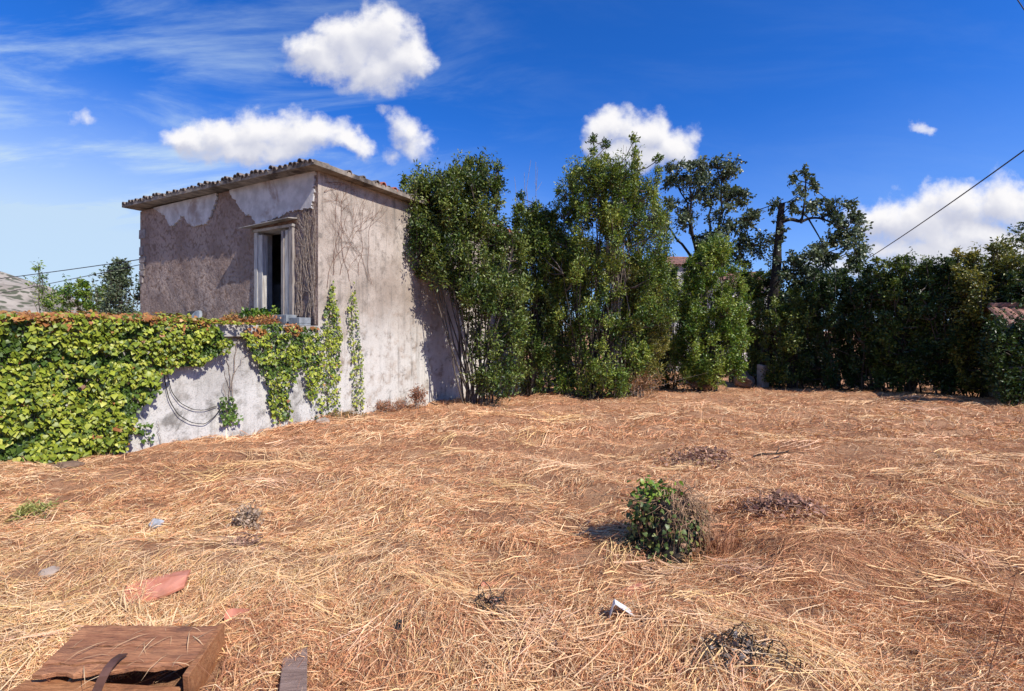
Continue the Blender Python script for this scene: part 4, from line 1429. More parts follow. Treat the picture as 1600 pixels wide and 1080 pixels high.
# mass over the wall top and the terrace edge, rusty in autumn colour
r = np.random.default_rng(22)
n = 7500
S = r.uniform(-6.2, -1.45, n); Tt = r.uniform(-.30, 1.5, n)
edge_h = np.clip((-1.35 - S) / 1.3, 0, 1)
Zt = H + .10 + (.02 + .20 * fbm(S * 1.4, Tt * 1.4, 8, 3)) * edge_h * np.clip((Tt + .5) / .6, .3, 1) * r.uniform(.2, 1.2, n) + .02
kk = (r.random(n) < .35 + edge_h) & ~((S > -2.2) & (Tt > .5 + (-1.45 - S) * 1.5))
S, Tt, Zt = S[kk], Tt[kk], Zt[kk]; n = len(S)
x, y = to_world(S, Tt)
pos = np.stack([x, y, Zt], -1)
d = rand_dirs(n, r); d[:, 2] = d[:, 2] * .3 - .1
d += np.array((-B[0], -B[1], 0)) * .6
nn = np.array((0, 0, 1.0)) + r.normal(0, .4, (n, 3)) + np.array((-B[0], -B[1], 0)) * .3
tn = pick(I_RUST, r, n)
gm = r.random(n) < np.clip((S + 3.3) / 1.2, .1, .8)
tn[gm] = pick(I_GREEN, r, int(gm.sum()))
sets.append((pos, d, nn, .052 * r.uniform(.6, 1.3, n), tn))
bx, by = to_world(-3.6, -.2)
rv = np.random.default_rng(77)
st = [wall_stem([(150 - 25 * k, 715 - 0 * k), (150 - 20 * k + 10, 650), (150 - 22 * k, 580), (150 - 20 * k, 510)], .012, .03, rv) for k in range(6)]
build_ivy('thick bright ivy covering the left end of the terrace wall, rust-red along its top', (bx, by, float(ground_z(bx, by))), sets, 300, 1, st)

mid_poly = [(352, 522), (392, 520), (450, 521), (492, 520), (497, 560), (492, 610), (484, 655), (478, 600), (462, 572), (450, 590), (446, 655), (418, 655), (410, 610), (406, 585), (390, 560), (372, 540)]
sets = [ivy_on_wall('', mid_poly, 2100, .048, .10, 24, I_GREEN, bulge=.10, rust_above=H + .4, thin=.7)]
s5 = ivy_on_wall('', [(372, 512), (495, 506), (496, 524), (374, 528)], 420, .055, .12, 25, I_RUST, bulge=.06)
s6 = ivy_on_wall('', [(418, 600), (452, 600), (454, 660), (416, 662)], 130, .055, .06, 26, I_GREEN)
bx, by = to_world(-.7, -.15)
st = [wall_stem([(365, 655), (361, 600), (366, 550), (372, 524)], .010, .025, rv), wall_stem([(356, 650), (358, 590), (352, 545), (348, 526)], .008, .025, rv),
      wall_stem([(362, 590), (378, 560), (392, 545)], .006, .025, rv), wall_stem([(360, 610), (345, 570), (340, 540)], .005, .025, rv),
      wall_stem([(430, 655), (436, 600), (430, 560), (440, 524)], .009, .02, rv)]
build_ivy('ivy curtain hanging from the terrace slab in front of the doorway', (bx, by, float(ground_z(bx, by))), [sets[0], s5, s6], 120, 2, st)

s7 = ivy_on_wall('', [(514, 434), (522, 470), (530, 520), (531, 600), (524, 655), (490, 655), (486, 600), (498, 540), (502, 500), (508, 465)], 1150, .044, .06, 27, I_GREEN, edge=.05, thin=.5)
bx, by = to_world(.1, -.1)
st = [wall_stem([(508, 655), (512, 600), (514, 540), (514, 480), (515, 430)], .010, .015, rv)]
build_ivy('wide ivy strand climbing the near corner of the house', (bx, by, float(ground_z(bx, by))), [s7], 60, 3, st)
s8 = ivy_on_wall('', [(548, 440), (556, 480), (562, 540), (567, 600), (566, 640), (548, 642), (549, 590), (541, 530), (538, 490), (544, 460)], 520, .042, .04, 28, I_GREEN, edge=.035)
bx, by = to_world(.7, -.1)
st = [wall_stem([(557, 640), (556, 580), (550, 520), (547, 440)], .007, .012, rv)]
build_ivy('narrow ivy strand right of the corner strand on the side wall', (bx, by, float(ground_z(bx, by))), [s8], 30, 4, st)
# leafy tuft growing from the wall foot under the cables
s9 = ivy_on_wall('', [(338, 624), (352, 618), (368, 630), (372, 660), (352, 668), (336, 655)], 150, .045, .14, 29, I_DARK, edge=.05)
bx, by = to_world(right_s(354), -.1)
build_ivy('small dark ivy tuft at the foot of the terrace wall beside the hanging cables', (bx, by, float(ground_z(bx, by))), [s9], 0, 5, [wall_stem([(352, 664), (350, 630), (346, 600)], .01, .05, rv)])
s10 = ivy_on_wall('', [(206, 668), (216, 656), (236, 664), (246, 688), (228, 690), (210, 682)], 34, .05, .05, 30, I_DARK, edge=.05)
bx, by = to_world(right_s(225), -.1)
build_ivy('few sparse ivy leaves low on the bare terrace wall', (bx, by, float(ground_z(bx, by))), [s10], 0, 6, [wall_stem([(250, 696), (246, 670), (244, 655)], .005, .03, rv)])

# dry leafless creeper on the corner and the side wall
def creeper(name, label, seed):
    r = np.random.default_rng(seed)
    lines = []

    def walk(face, u, z, ang, L, rad, depth):
        pts = []
        step = .07
        n = int(L / step)
        if n < 3: return
        for k in range(n):
            d = -.02 - .01 * r.random()
            if face == 'L':
                x, y = to_world(d, u)
            else:
                x, y = to_world(u, d)
            pts.append((x, y, z))
            if depth > 0 and r.random() < .16:
                walk(face, u, z, ang + r.choice((-1, 1)) * r.uniform(.3, .7), L * r.uniform(.3, .6), rad * .65, depth - 1)
            ang += r.normal(0, .12)
            u += math.sin(ang) * step; z += math.cos(ang) * step
            if z > TOP - .03 or u < .02 or (face == 'L' and u > DT0 - .13): break
        if len(pts) > 2:
            lines.append((np.array(pts), np.linspace(rad, rad * .35, len(pts))))
    return lines, walk


lines, walk = creeper('', '', 3)
for k in range(16):
    walk('L', random.uniform(.08, .75), H + random.uniform(.15, .5), random.uniform(-.25, .1), random.uniform(1.8, 3.0), .009, 2)
for k in range(7):
    walk('L', random.uniform(.03, .12), H + random.uniform(.1, 1.3), random.uniform(-.04, .08), random.uniform(1.6, 2.9), .010, 1)
bx, by = to_world(-.1, .3)
root = empty('dry_creeper', (bx, by, FLOOR)); tag(root, 'tangle of dead grey creeper stems between the doorway and the house corner', 'creeper')
link_mesh('stem', tubes_mesh('stem', [(p - np.array((bx, by, FLOOR)), q) for p, q in lines], 4), M_VINE, root)
lines, walk = creeper('', '', 4)
for (px, py, an, L) in ((575, 440, -.5, 2.6), (580, 445, -.35, 2.4), (560, 430, -.25, 2.2), (545, 440, -.1, 2.3), (530, 430, .02, 2.3), (520, 430, .1, 2.0), (510, 450, .05, 2.2), (560, 400, -.7, 1.2), (505, 300, 1.2, .9), (508, 285, 1.4, .9)):
    s, z = right_pt(px, py)
    walk('R', s, z, an, L, .0055, 2)
bx, by = to_world(.5, -.1)
b0 = np.array((bx, by, H))
root = empty('dry_creeper', tuple(b0)); tag(root, 'sparse dead creeper stems fanning over the sunlit side wall under the eaves', 'creeper')
link_mesh('stem', tubes_mesh('stem', [(p - b0, q) for p, q in lines], 4), M_DEADTWIG, root)

# cables hanging on the terrace wall
def wall_cable(label, pts, dist, rad):
    out = []
    for (px, py) in pts:
        s, z = right_pt(px, py); x, y = to_world(s, -dist); out.append((x, y, z))
    out = np.array(out); tt = np.linspace(0, len(out) - 1, len(out) * 6)
    dn = np.stack([np.interp(tt, np.arange(len(out)), out[:, k]) for k in range(3)], -1)
    for _ in range(3):
        dn[1:-1] = (dn[:-2] + dn[1:-1] * 2 + dn[2:]) / 4
    b0 = dn[0].copy()
    o = link_mesh('cable', tubes_mesh('cable', [(dn - b0, rad)], 6), M_CABLE); o.location = tuple(b0)
    tag(o, label, 'cable')


wall_cable('inner loop of black cable hanging on the terrace wall', [(258, 560), (260, 585), (266, 612), (280, 630), (300, 640), (318, 641), (338, 634)], .03, .0055)
wall_cable('outer lower loop of black cable hanging on the terrace wall', [(252, 560), (255, 595), (262, 625), (276, 648), (296, 660), (318, 663), (334, 650), (345, 634)], .04, .006)

# ------------------------------------------------------------------ things on the terrace
def hpos(s, t_, z):
    x, y = to_world(s, t_); return (x, y, z)


bm = bmesh.new()
bmesh.ops.create_circle(bm, cap_ends=True, radius=.2, segments=28)
ret = bmesh.ops.extrude_face_region(bm, geom=bm.faces[:])
for v in [e for e in ret['geom'] if isinstance(e, bmesh.types.BMVert)]:
    v.co.z += .05; v.co.x *= .86; v.co.y *= .86
bmesh.ops.recalc_face_normals(bm, faces=bm.faces)
me = bpy.data.meshes.new('round_plate'); bm.to_mesh(me); bm.free()
o = link_mesh('round_plate', me, M_STEEL)
tq, zq = left_pt(317, 490)
o.location = hpos(-.14, tq, FLOOR + .205)
o.rotation_euler = (0, math.radians(-70), HROT)
tag(o, 'grey round metal plate leaning on the front wall', 'plate')
tq, zq = left_pt(304, 490)
mb = MB().box(-.02, .02, -.16, .16, 0, .38)
o = mb.build('dark_board', M_DARK, None, bevel=.004); o.location = hpos(-.14, tq, FLOOR + .002); o.rotation_euler = (0, .22, HROT)
tag(o, 'small dark board leaning on the wall beside the round plate', 'board')


def trough(name, label, s, t_, lx, ly, h, mat, rot=0):
    mb = MB()
    w = .035
    mb.box(-lx, lx, -ly, ly, 0, .04)
    mb.box(-lx, lx, -ly, -ly + w, .041, h).box(-lx, lx, ly - w, ly, .041, h).box(-lx, -lx + w, -ly + w + .001, ly - w - .001, .041, h).box(lx - w, lx, -ly + w + .001, ly - w - .001, .041, h)
    o = mb.build(name, mat, None, bevel=.01)
    o.location = hpos(s, t_, FLOOR + .002); o.rotation_euler = (0, 0, HROT + rot); tag(o, label, 'trough')


trough('stone_trough', 'blue-grey stone trough by the right door jamb', -.26, .66, .12, .2, .22, M_STEEL)
trough('stone_trough', 'low grey trough at the very corner of the house on the terrace', -.24, .24, .14, .15, .16, M_STEEL, .06)

# weeds on the terrace
r = np.random.default_rng(61)
def weed(name, label, loc, n_st, h, spread, leaf, tints, seed, shape=LONG, width=.45, stem_mat=M_VINE, cat='weed', lp=9):
    r = np.random.default_rng(seed)
    b0 = np.array(loc, float)
    stems = []; cl = []
    for k in range(n_st):
        e = b0 + np.array((r.normal(0, spread), r.normal(0, spread * .6), h * r.uniform(.5, 1.05)))
        s0 = b0 + np.array((r.normal(0, spread * .4), r.normal(0, spread * .3), 0))
        stems.append((curve(s0, e, (0, 0, .05 * h), 5, r, .01), np.linspace(.005, .002, 5)))
        cl.append((s0 * .35 + e * .65, h * .32, 1.2, 1.0))
    return plant(name, label, cat, tuple(b0), stems, cl, leaf, width, tints, shape, stem_mat, 6, lp, .3, None, seed=seed + 1, trunk_name='stem', crown_name='leaves', link=False, stem_k=4)


tq, zq = left_pt(424, 492)
weed('green_weed', 'green leafy weed growing in front of the doorway', hpos(-.32, tq, FLOOR), 12, .38, .26, .09, G_BRIGHT, 62)
tq, zq = left_pt(392, 495)
weed('dry_weed', 'brownish dry weed left of the doorway on the terrace', hpos(-.4, tq, FLOOR), 16, .34, .34, .06, [(.16, .09, .05), (.26, .15, .08), (.20, .2, .06)], 64, RHOMB, .4)
tq, zq = left_pt(455, 500)
weed('dry_weed', 'reddish dry creeper spread on the slab below the doorway', hpos(-.75, 1.0, FLOOR), 20, .18, .5, .06, [tuple(c) for c in I_RUST], 66, RHOMB, .6)
x, y, z = gp(649, 640)
weed('dry_weed', 'reddish dried weed standing against the side wall', (x, y, z - .02), 12, .6, .12, .07, [(.22, .09, .05), (.34, .16, .09)], 68, RHOMB, .35)
x, y, z = gp(985, 622)
weed('dry_weed', 'brown dry undergrowth at the foot of the yellowing shrub', (x, y, z - .02), 40, .9, .75, .10, [(.20, .09, .045), (.34, .17, .08), (.42, .25, .12)], 70, RHOMB, .2)
x, y, z = gp(1098, 614)
weed('dry_weed', 'tan dry grass tuft at the foot of the conical shrub', (x, y, z - .02), 26, .5, .5, .09, [(.24, .12, .06), (.42, .23, .12)], 71, RHOMB, .2)
x, y, z = gp(535, 655)
weed('dry_weed', 'low brown weeds at the foot of the house corner', (x, y, z - .02), 20, .22, .3, .05, [(.20, .12, .05), (.33, .22, .09)], 72, RHOMB, .4)
x, y, z = gp(610, 644)
weed('dry_weed', 'thin reddish grass at the foot of the side wall', (x, y, z - .02), 22, .26, .35, .06, [(.26, .11, .06), (.4, .2, .11)], 73, RHOMB, .22)
x, y, z = gp(386, 812)
weed('dry_weed', 'grey dried weed standing in the cut grass in front of the terrace wall', (x, y, z - .01), 12, .16, .07, .035, [(.34, .24, .17), (.5, .38, .28), (.24, .16, .11)], 74, RHOMB, .5)
x, y, z = gp(52, 812)
weed('green_weed', 'small yellow-green grass tuft near the left edge of the field', (x, y, z - .01), 14, .07, .13, .05, [(.22, .24, .06), (.34, .32, .1)], 75, RHOMB, .2)
def tuft(label, px, py, n, h, spread, tints, seed, w=.012):
    x, y, z = gp(px, py)
    r = np.random.default_rng(seed)
    pos = np.stack([r.normal(0, spread, n), r.normal(0, spread * .5, n), np.zeros(n)], -1)
    pos[:, 2] = ground_z(x + pos[:, 0], y + pos[:, 1]) - z - .01
    d = np.stack([r.normal(0, .45, n) + pos[:, 0] / (spread * 3), r.normal(0, .3, n), np.ones(n)], -1)
    sz = h * r.uniform(.4, 1.1, n)
    o = link_mesh('dry_tuft', leaf_mesh('dry_tuft', pos, d, rand_dirs(n, r), sz, w / h, pick(np.array(tints), r, n), LONG), M_STRAW)
    o.location = (x, y, z); o['kind'] = 'stuff'
    tag(o, label, 'dry grass')


tuft('upright pale straw stubble behind the wooden crate', 236, 975, 60, .17, .11, [(.5, .36, .2), (.72, .55, .34)], 76, .006)
tuft('pale standing straw in front of the large tile fragment', 205, 935, 40, .15, .05, [(.5, .36, .2), (.72, .55, .34)], 77, .006)
tuft('reddish dry grass standing beside the stump', 1108, 858, 360, .2, .09, [(.26, .10, .055), (.46, .25, .14)], 78, .004)


# ------------------------------------------------------------------ ivy-grown stump
x, y, z = gp(1044, 850)
base = np.array((x, y, z - .02))
root = empty('tree_stump', tuple(base)); root.scale = (.95, .95, .9); tag(root, 'short tree stump overgrown with ivy and dry stems in the middle of the field', 'stump')
bm = bmesh.new()
prof = [(.25, -.05), (.21, .06), (.18, .18), (.175, .30), (.14, .38), (.02, .40)]
K = 20; rings = []
rq = random.Random(3)
ph = [rq.uniform(0, 6) for _ in range(4)]
for (rr, zz) in prof:
    ring = []
    for k in range(K):
        a = 2 * math.pi * k / K
        q = rr * (1 + .12 * math.sin(3 * a + ph[0]) + .08 * math.sin(5 * a + ph[1] + zz * 3))
        qx = q * math.cos(a) * 1.1
        ring.append(bm.verts.new((qx - .04 * zz, q * math.sin(a), zz * (.92 - .5 * qx) + .05 * zz * math.sin(a + ph[2]))))
    rings.append(ring)
for a_, b_ in zip(rings, rings[1:]):
    for k in range(K):
        bm.faces.new((a_[k], a_[(k + 1) % K], b_[(k + 1) % K], b_[k]))
bm.faces.new(rings[-1])
me = bpy.data.meshes.new('trunk'); bm.to_mesh(me); bm.free()
for p in me.polygons: p.use_smooth = True
link_mesh('trunk', me, M_DARKTRUNK, root)
r = np.random.default_rng(81)
n = 1500
a = r.uniform(0, 2 * np.pi, n); zz = r.uniform(.0, 1, n) ** .8 * .46
rad = .185 + .05 * r.random(n) - .05 * (zz / .46) ** 2
rad = np.where(zz > .40, rad * r.uniform(.1, 1, n), rad)
rad = rad + np.abs(r.normal(0, .035, n))
pos = np.stack([rad * np.cos(a) * 1.12 - .04 * zz, rad * np.sin(a), zz * (.92 - .5 * rad * np.cos(a))], -1)
out = np.stack([np.cos(a), np.sin(a), np.full(n, .45)], -1)
d = r.normal(0, .5, (n, 3)) + np.array((0, 0, -.5)) + out * .3
k = r.random(n) < np.where(np.cos(a) > .1, .5, .8) * np.where(zz > .36, .4, 1)
tn = pick(np.array([(.02, .04, .012), (.05, .085, .02), (.11, .15, .035), (.24, .24, .07)]), r, n)
dry = r.random(n) < np.clip(.12 + .55 * np.cos(a), .05, .7)
tn[dry] = pick(np.array([(.26, .13, .07), (.36, .22, .11)]), r, int(dry.sum()))
link_mesh('foliage', leaf_mesh('leaves', pos[k], d[k], out[k] + r.normal(0, .4, (int(k.sum()), 3)), .027 * r.uniform(.5, 1.5, int(k.sum())), .9, tn[k], IVY), M_IVY, root)
# sprig of fresh leaves on top left
n = 170
pos = np.array((-.11, -.02, .42)) + r.normal(0, 1, (n, 3)) * np.array((.065, .06, .04))
lsp = link_mesh('leafy_sprig', leaf_mesh('sprig', pos, rand_dirs(n, r), rand_dirs(n, r) * .6 + np.array((0, 0, .8)), .04 * r.uniform(.6, 1.3, n), .6, pick(np.array(G_BRIGHT), r, n), LONG), M_LEAF, root)
lsp['kind'] = 'stuff'
n = 260  # dark ivy leaves added on the ground to deepen the stump's shadow
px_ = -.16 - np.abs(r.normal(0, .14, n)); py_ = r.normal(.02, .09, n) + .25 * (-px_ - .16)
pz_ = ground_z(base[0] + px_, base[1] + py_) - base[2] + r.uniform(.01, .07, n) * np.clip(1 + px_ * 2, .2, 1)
tr_ = link_mesh('shadow_ivy', leaf_mesh('shadow_ivy', np.stack([px_, py_, pz_], -1), rand_dirs(n, r) * (1, 1, .3), rand_dirs(n, r) * .4 + np.array((0, 0, 1.0)), .032 * r.uniform(.6, 1.3, n), .9,
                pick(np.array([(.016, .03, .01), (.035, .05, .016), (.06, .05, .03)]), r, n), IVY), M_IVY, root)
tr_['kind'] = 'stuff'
lines = []
for k in range(190):
    a0 = r.uniform(0, 6.28)
    s0 = np.array((.12 * math.cos(a0) + .04, .1 * math.sin(a0), .42 + .06 * r.random()))
    e = np.array((.26 * math.cos(a0) + .03, .24 * math.sin(a0), r.uniform(0, .3)))
    s0[2] = s0[2] - .3 * s0[0] - .04
    lines.append((curve(s0, e, (.03 * math.cos(a0), .03 * math.sin(a0), .02), 6, r, .02), np.linspace(.0026, .0014, 6)))
for k in range(60):
    s0 = np.array((r.uniform(-.18, .3), r.uniform(-.2, .2), r.uniform(.25, .40))); e = s0 + np.array((r.normal(0, .2), r.normal(0, .15), r.normal(.03, .06)))
    lines.append((curve(s0, e, (0, 0, .03), 5, r, .01), np.linspace(.004, .0015, 5)))
link_mesh('dry_stem', tubes_mesh('stems', lines, 4), M_DRYSTEM, root)

# ------------------------------------------------------------------ wooden crate in the near left corner
def wood_mat(name, c1, c2, c3):
    m, t, b = base_mat(name)
    co = objco(t)
    gr = noise(t, mapping(t, co, (1.6, 16, 16)), 3.0, 8, .68, .8)
    c = mixc(t, maprange(t, gr, .34, .66), c1, c2)
    st_ = maprange(t, noise(t, mapping(t, co, (1, 2.4, 2.4)), 3.4, 6, .7, .6), .5, .68)
    c = mixc(t, mth(t, 'MULTIPLY', st_, .75), c, c3)
    fine = noise(t, mapping(t, co, (6, 120, 120)), 2.0, 4, .7)
    c = mixc(t, mth(t, 'MULTIPLY', maprange(t, fine, .48, .66), .65), c, tuple(q * .4 for q in c1))
    t.links.new(c, b.inputs['Base Color'])
    b.inputs['Roughness'].default_value = .6
    b.inputs['Specular IOR Level'].default_value = .3
    set_bump(t, b, mth(t, 'ADD', gr, fine), .9, .006)
    return m


M_WOOD = wood_mat('brown_crate_wood', (.27, .11, .055), (.46, .215, .105), (.10, .05, .036))
M_WOODEND = wood_mat('orange_crate_wood', (.30, .12, .05), (.42, .20, .09), (.15, .06, .03))
M_PLANK = wood_mat('grey_plank_wood', (.26, .17, .13), (.36, .25, .20), (.15, .09, .07))
M_STRAP = noise_mat('brown_strap', (.06, .028, .02), (.12, .06, .045), 10, .5, .2)


def Wz(px, py, z):
    """point at pixel on the horizontal plane z"""
    Y = (z - H) * F / (HZ - py)
    return np.array(((px - 800) / F * Y, Y, z))


zt_ = float(ground_z(-1.5, 1.9)) + .15
cA, cB, cC, cD = Wz(132, 977, zt_ + .01), Wz(343, 978, zt_ + .005), Wz(303, 1043, zt_ - .015), Wz(50, 1054, zt_ - .02)
corg = (cA + cB + cC + cD) / 4; corg[2] = float(ground_z(corg[0], corg[1]))
crate = empty('wooden_crate', tuple(corg)); tag(crate, 'weathered brown wooden crate with a split lid in the near left corner', 'crate')


def quad_board(name, a, b_, c, d_, th, mat, nx_=10, seed=0, parent=crate, rag=.004, label=None):
    """board with top corners a,b,c,d (a-b far edge, d-c near edge), ragged along the edges"""
    r = np.random.default_rng(seed)
    top = []
    us_ = np.linspace(0, 1, nx_)
    far = [a * (1 - u) + b_ * u + np.array((0, r.normal(0, rag), r.normal(0, rag * .3))) for u in us_]
    near = [d_ * (1 - u) + c * u + np.array((0, r.normal(0, rag), r.normal(0, rag * .3))) for u in us_]
    n_ = np.cross(b_ - a, d_ - a); n_ /= np.linalg.norm(n_)
    if n_[2] > 0: n_ = -n_
    dn_ = n_ * th
    vs = far + near + [p + dn_ for p in far] + [p + dn_ for p in near]
    k = nx_; fs = []
    for i in range(k - 1):
        fs += [(i, i + 1, k + i + 1, k + i), (2 * k + i, 3 * k + i, 3 * k + i + 1, 2 * k + i + 1), (i, 2 * k + i, 2 * k + i + 1, i + 1), (k + i, k + i + 1, 3 * k + i + 1, 3 * k + i)]
    fs += [(0, k, 3 * k, 2 * k), (k - 1, 3 * k - 1, 4 * k - 1, 2 * k - 1)]
    mb = MB(); mb.add([p - corg for p in vs], fs)
    o = mb.build(name, mat, parent, bevel=.003)
    if label: o['label'] = label
    return o


def lerp(a, b_, f_): return a * (1 - f_) + b_ * f_


g_ = .006
quad_board('plank', cA, cB, lerp(cB, cC, .47), lerp(cA, cD, .47), .022, M_WOOD, 12, 1)
quad_board('plank', lerp(cA, cD, .485), lerp(cB, cC, .485), lerp(cB, cC, .83), lerp(cA, cD, .80), .022, M_WOOD, 12, 2)
quad_board('plank', lerp(cA, cD, .81) + (0, 0, -.003), lerp(cB, cC, .84) + (-.02, 0, -.004), lerp(cC, cD, .14) + (0, .02, -.004), cD, .02, M_WOOD, 14, 3, rag=.006)
# right side board, standing, leaning outward
rb0, rb1 = cB + (.022, .0, .012), cC + (.018, -.05, .006)
lo0, lo1 = rb0 + (.03, .01, -.16), rb1 + (.0, -.03, -.15)
quad_board('side_board', rb0, rb1, rb1 + (-.028, -.002, 0), rb0 + (-.02, 0, 0), .16, M_WOODEND, 9, 4)
# lower front board, fallen forward
f0, f1 = Wz(42, 1060, zt_ - .06), Wz(285, 1072, zt_ - .075)
quad_board('front_board', f0, f1, f1 + (.0, -.14, -.02), f0 + (-.03, -.14, -.02), .035, M_WOODEND, 12, 5, rag=.006)
quad_board('back_board', cA + (.01, .012, -.026), cB + (-.03, .012, -.026), cB + (-.03, -.012, -.026), cA + (.01, -.012, -.026), .11, M_WOOD, 8, 6)
quad_board('side_board', cA + (.0, -.02, -.026), cD + (.03, .02, -.026), cD + (.05, .02, -.026), cA + (.022, -.02, -.026), .10, M_WOOD, 6, 7)
# strap folded over the lid
sp_ = [Wz(192, 1024, zt_ + .004), Wz(180, 1032, zt_ + .012), Wz(168, 1046, zt_ + .01), Wz(160, 1060, zt_ - .012), Wz(152, 1078, zt_ - .05), Wz(146, 1100, zt_ - .06)]
mb = MB()
vs = []
for p in sp_:
    vs += [p - corg + (-.016, 0, 0), p - corg + (.016, .004, 0), p - corg + (.016, .004, .006), p - corg + (-.016, 0, .006)]
fs = []
for i in range(len(sp_) - 1):
    for j in range(4):
        fs.append((4 * i + j, 4 * i + (j + 1) % 4, 4 * i + 4 + (j + 1) % 4, 4 * i + 4 + j))
fs += [(0, 1, 2, 3), tuple(4 * (len(sp_) - 1) + j for j in (3, 2, 1, 0))]
mb.add(vs, fs); mb.build('strap', M_STRAP, crate)

r = np.random.default_rng(91)
n = 34
pos = np.array([lerp(lerp(cA, cB, u), lerp(cD, cC, u), v) for u, v in r.random((n, 2))]) + (0, 0, .006)
d = np.stack([r.normal(0, 1, n), r.normal(0, 1, n), r.uniform(-.02, .06, n)], -1)
o = link_mesh('loose_straw', leaf_mesh('loose_straw', pos - corg, d, np.tile((0, 0, 1.0), (n, 1)) + r.normal(0, .3, (n, 3)), r.uniform(.04, .16, n), .022, pick(np.array([(.6, .4, .22), (.76, .56, .34)]), r, n), LONG), M_STRAW)
o.location = tuple(corg); o['kind'] = 'stuff'
tag(o, 'few loose pale straws lying on the crate lid', 'straw')

# grey plank end sticking out of the grass
p0, p1 = Wz(462, 1012, float(ground_z(-.85, 2)) + .03), Wz(455, 1120, float(ground_z(-.8, 1.6)) + .06)
o0 = p1.copy()
mb = MB()
ax = (p0 - p1) / np.linalg.norm(p0 - p1); sd = np.cross(ax, (0, 0, 1)); sd /= np.linalg.norm(sd)
w_ = .048
vs = []
for zz in (0, -.022):
    for (a_, s_) in ((0, -w_), (0, w_), (.98, w_), (.86, -w_)):
        vs.append(tuple(ax * np.linalg.norm(p0 - p1) * a_ + sd * s_ + np.array((0, 0, zz))))
mb.add(vs, [(0, 1, 2, 3), (7, 6, 5, 4), (0, 4, 5, 1), (1, 5, 6, 2), (2, 6, 7, 3), (3, 7, 4, 0)])
o = mb.build('plank', M_PLANK, None, bevel=.003); o.location = tuple(o0)
tag(o, 'grey wooden plank with a slanted end lying right of the crate', 'plank')

# ------------------------------------------------------------------ small things in the grass
def shard(name, label, px, py, lx, ly, mat, rz, seed, tilt=(.1, .05), up=.03, cat='tile fragment', curved=.03):
    x, y, z = gp(px, py)
    r = random.Random(seed)
    n = 8; V = []; Fq = []
    poly = []
    for k in range(11):
        a = 2 * math.pi * k / 11
        q = r.uniform(.78, 1.05)
        poly.append((max(-1, min(1, 1.25 * q * math.cos(a))) * lx, max(-1, min(1, 1.25 * q * math.sin(a))) * ly))
    mb = MB()
    mb.prism(poly, lambda u, v, d: (u, v, d - curved * (v / ly) ** 2), 0, .018)
    o = mb.build(name, mat, None, bevel=.003)
    o.location = (x, y, z + up - .012); o.rotation_euler = (tilt[0], tilt[1], rz)
    tag(o, label, cat)
    return o


shard('tile_fragment', 'large flat red tile fragment lying behind the crate', 245, 908, .15, .10, M_TERRA, .35, 1, (.22, -.1), .045)
shard('tile_fragment', 'small red tile fragment over a dark hollow right of the crate', 372, 962, .06, .05, M_TERRA, .1, 2, (.3, .1), .035)
shard('tile_fragment', 'half-buried pinkish tile fragment in front of the stump', 992, 925, .09, .06, M_TERRA, .6, 3, (.15, .05), .022)
shard('tile_fragment', 'small pink tile fragment in the open grass left of the stump', 770, 908, .07, .05, M_TERRA, .2, 4, (.1, .1), .016)
rock('stone', 'grey-blue stone lying in the grass in front of the ivy wall', 242, 814, .07, .055, .05, M_GREYROCK, 5, .25)
rock('stone', 'pale stone half buried near the left edge behind the crate', 74, 890, .06, .05, .04, M_PALEROCK, 6, .45)
rock('stone', 'long brownish stone at the foot of the ivy', 108, 735, .16, .08, .06, M_ROCK, 7, .3)
rock('stone', 'dark stone lying between the crate and the white scrap', 626, 985, .035, .03, .025, M_ASH, 8, .3)
rock('stone', 'flat pale stone at the foot of the narrow ivy strand', 505, 662, .30, .14, .09, M_PALEROCK, 10, .25)
# bent sheet scrap, white inside
x, y, z = gp(967, 990)
mb = MB()
prof = [(-.05, .00), (-.028, .075), (-.02, .085), (.01, .06), (.075, .012)]
vs = []
for yy, sc_ in ((-.03, 1), (.06, .8)):
    vs += [(u * sc_, yy + .25 * u, v * sc_) for u, v in prof]
    vs += [(u * sc_, yy + .25 * u, v * sc_ - .004) for u, v in prof]
k = len(prof)
fs = []
for i in range(k - 1):
    fs += [(i, i + 1, 2 * k + i + 1, 2 * k + i), (k + i, 3 * k + i, 3 * k + i + 1, k + i + 1), (i, k + i, k + i + 1, i + 1), (2 * k + i, 2 * k + i + 1, 3 * k + i + 1, 3 * k + i)]
fs += [(0, 2 * k, 3 * k, k), (k - 1, 2 * k - 1, 4 * k - 1, 3 * k - 1)]
mb.add(vs, fs)
M_SCRAP = noise_mat('white_scrap', (.55, .56, .57), (.72, .72, .72), 12, .5, .2)
o = mb.build('sheet_scrap', M_SCRAP); o.location = (x, y, z + .01); o.rotation_euler = (0, 0, -.1); o.scale = (.95, .7, .85)
tag(o, 'bent white sheet scrap casting a dark shadow in the foreground grass', 'scrap')


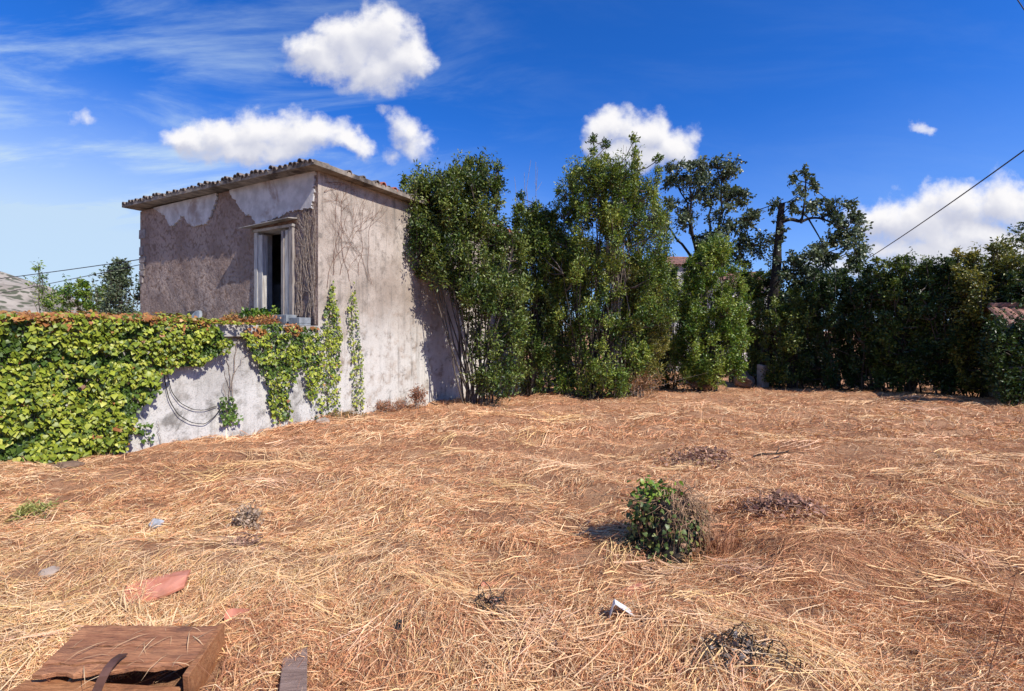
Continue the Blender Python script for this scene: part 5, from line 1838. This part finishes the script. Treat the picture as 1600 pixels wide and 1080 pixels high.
def brush_pile(label, px, py, n, lx, ly, h, mat, seed, leaves=0, tints=None, rmax=.006):
    x, y, z = gp(px, py)
    r = np.random.default_rng(seed)
    root = empty('brush_pile', (x, y, z)); tag(root, label, 'brushwood')
    lines = []
    for k in range(n):
        c = np.array((r.normal(0, lx * .45), r.normal(0, ly * .45), 0))
        hh = h * math.exp(-(c[0] / lx) ** 2 - (c[1] / ly) ** 2)
        c[2] = float(ground_z(x + c[0], y + c[1])) - z + r.uniform(.0, hh)
        d = r.normal(0, 1, 3) * np.array((1, .8, .22)); d /= np.linalg.norm(d)
        L = r.uniform(.06, .32) * (1 if mat is not M_ASH else .4)
        lines.append((curve(c - d * L / 2, c + d * L / 2, r.normal(0, .03, 3), 5, r, .008), np.linspace(rmax * r.uniform(.4, 1), .0015, 5)))
    link_mesh('twigs', tubes_mesh('twigs', lines, 4), mat, root)['kind'] = 'stuff'
    if leaves:
        pos = np.stack([r.normal(0, lx * .45, leaves), r.normal(0, ly * .45, leaves), np.zeros(leaves)], -1)
        hh = h * np.exp(-(pos[:, 0] / lx) ** 2 - (pos[:, 1] / ly) ** 2)
        pos[:, 2] = ground_z(x + pos[:, 0], y + pos[:, 1]) - z + r.uniform(0, 1, leaves) * hh + .005
        link_mesh('dead_leaves', leaf_mesh('dead_leaves', pos, rand_dirs(leaves, r), rand_dirs(leaves, r) + np.array((0, 0, .6)), (.03 if mat is M_ASH else .05) * r.uniform(.5, 1.3, leaves), .5, pick(np.array(tints), r, leaves), LONG), M_STRAW, root)


DEAD = [(.20, .10, .07), (.34, .185, .13), (.46, .28, .2)]
brush_pile('dark heap of dead twigs right of the stump', 1222, 812, 100, .40, .20, .10, M_DEADTWIG, 1, 320, DEAD)
brush_pile('brownish heap of dead brushwood behind the stump', 1095, 728, 90, .55, .34, .12, M_DEADTWIG, 2, 420, DEAD)
brush_pile('grey and black charred twig heap at the bottom edge', 1155, 1056, 80, .17, .10, .03, M_ASH, 3, 240, [(.03, .025, .02), (.22, .17, .14), (.42, .36, .31)], .004)
brush_pile('small dark tuft of dead stems in the middle foreground', 765, 968, 50, .07, .05, .05, M_ASH, 6, 50, DEAD, .004)
brush_pile('small dark tuft of dead stems below the grey weed', 378, 852, 40, .12, .08, .05, M_DEADTWIG, 7, 70, DEAD, .004)
# fallen twig
x, y, z = gp(1175, 722)
r = np.random.default_rng(14)
c = np.array([(0, 0, .03), (.15, .05, .05), (.3, .02, .06), (.45, .12, .05), (.6, .25, .04)])
lines = [(c, np.linspace(.012, .005, 5)), (np.array([c[2], c[2] + (.12, .14, .03), c[2] + (.2, .3, .02)]), np.array([.007, .005, .003])), (np.array([c[3], c[3] + (.1, -.08, .03), c[3] + (.25, -.1, .02)]), np.array([.006, .004, .003]))]
o = link_mesh('fallen_twig', tubes_mesh('fallen_twig', lines, 6), M_DARKTRUNK); o.location = (x, y, z + .01)
tag(o, 'dark forked twig lying on the grass beyond the stump', 'twig')
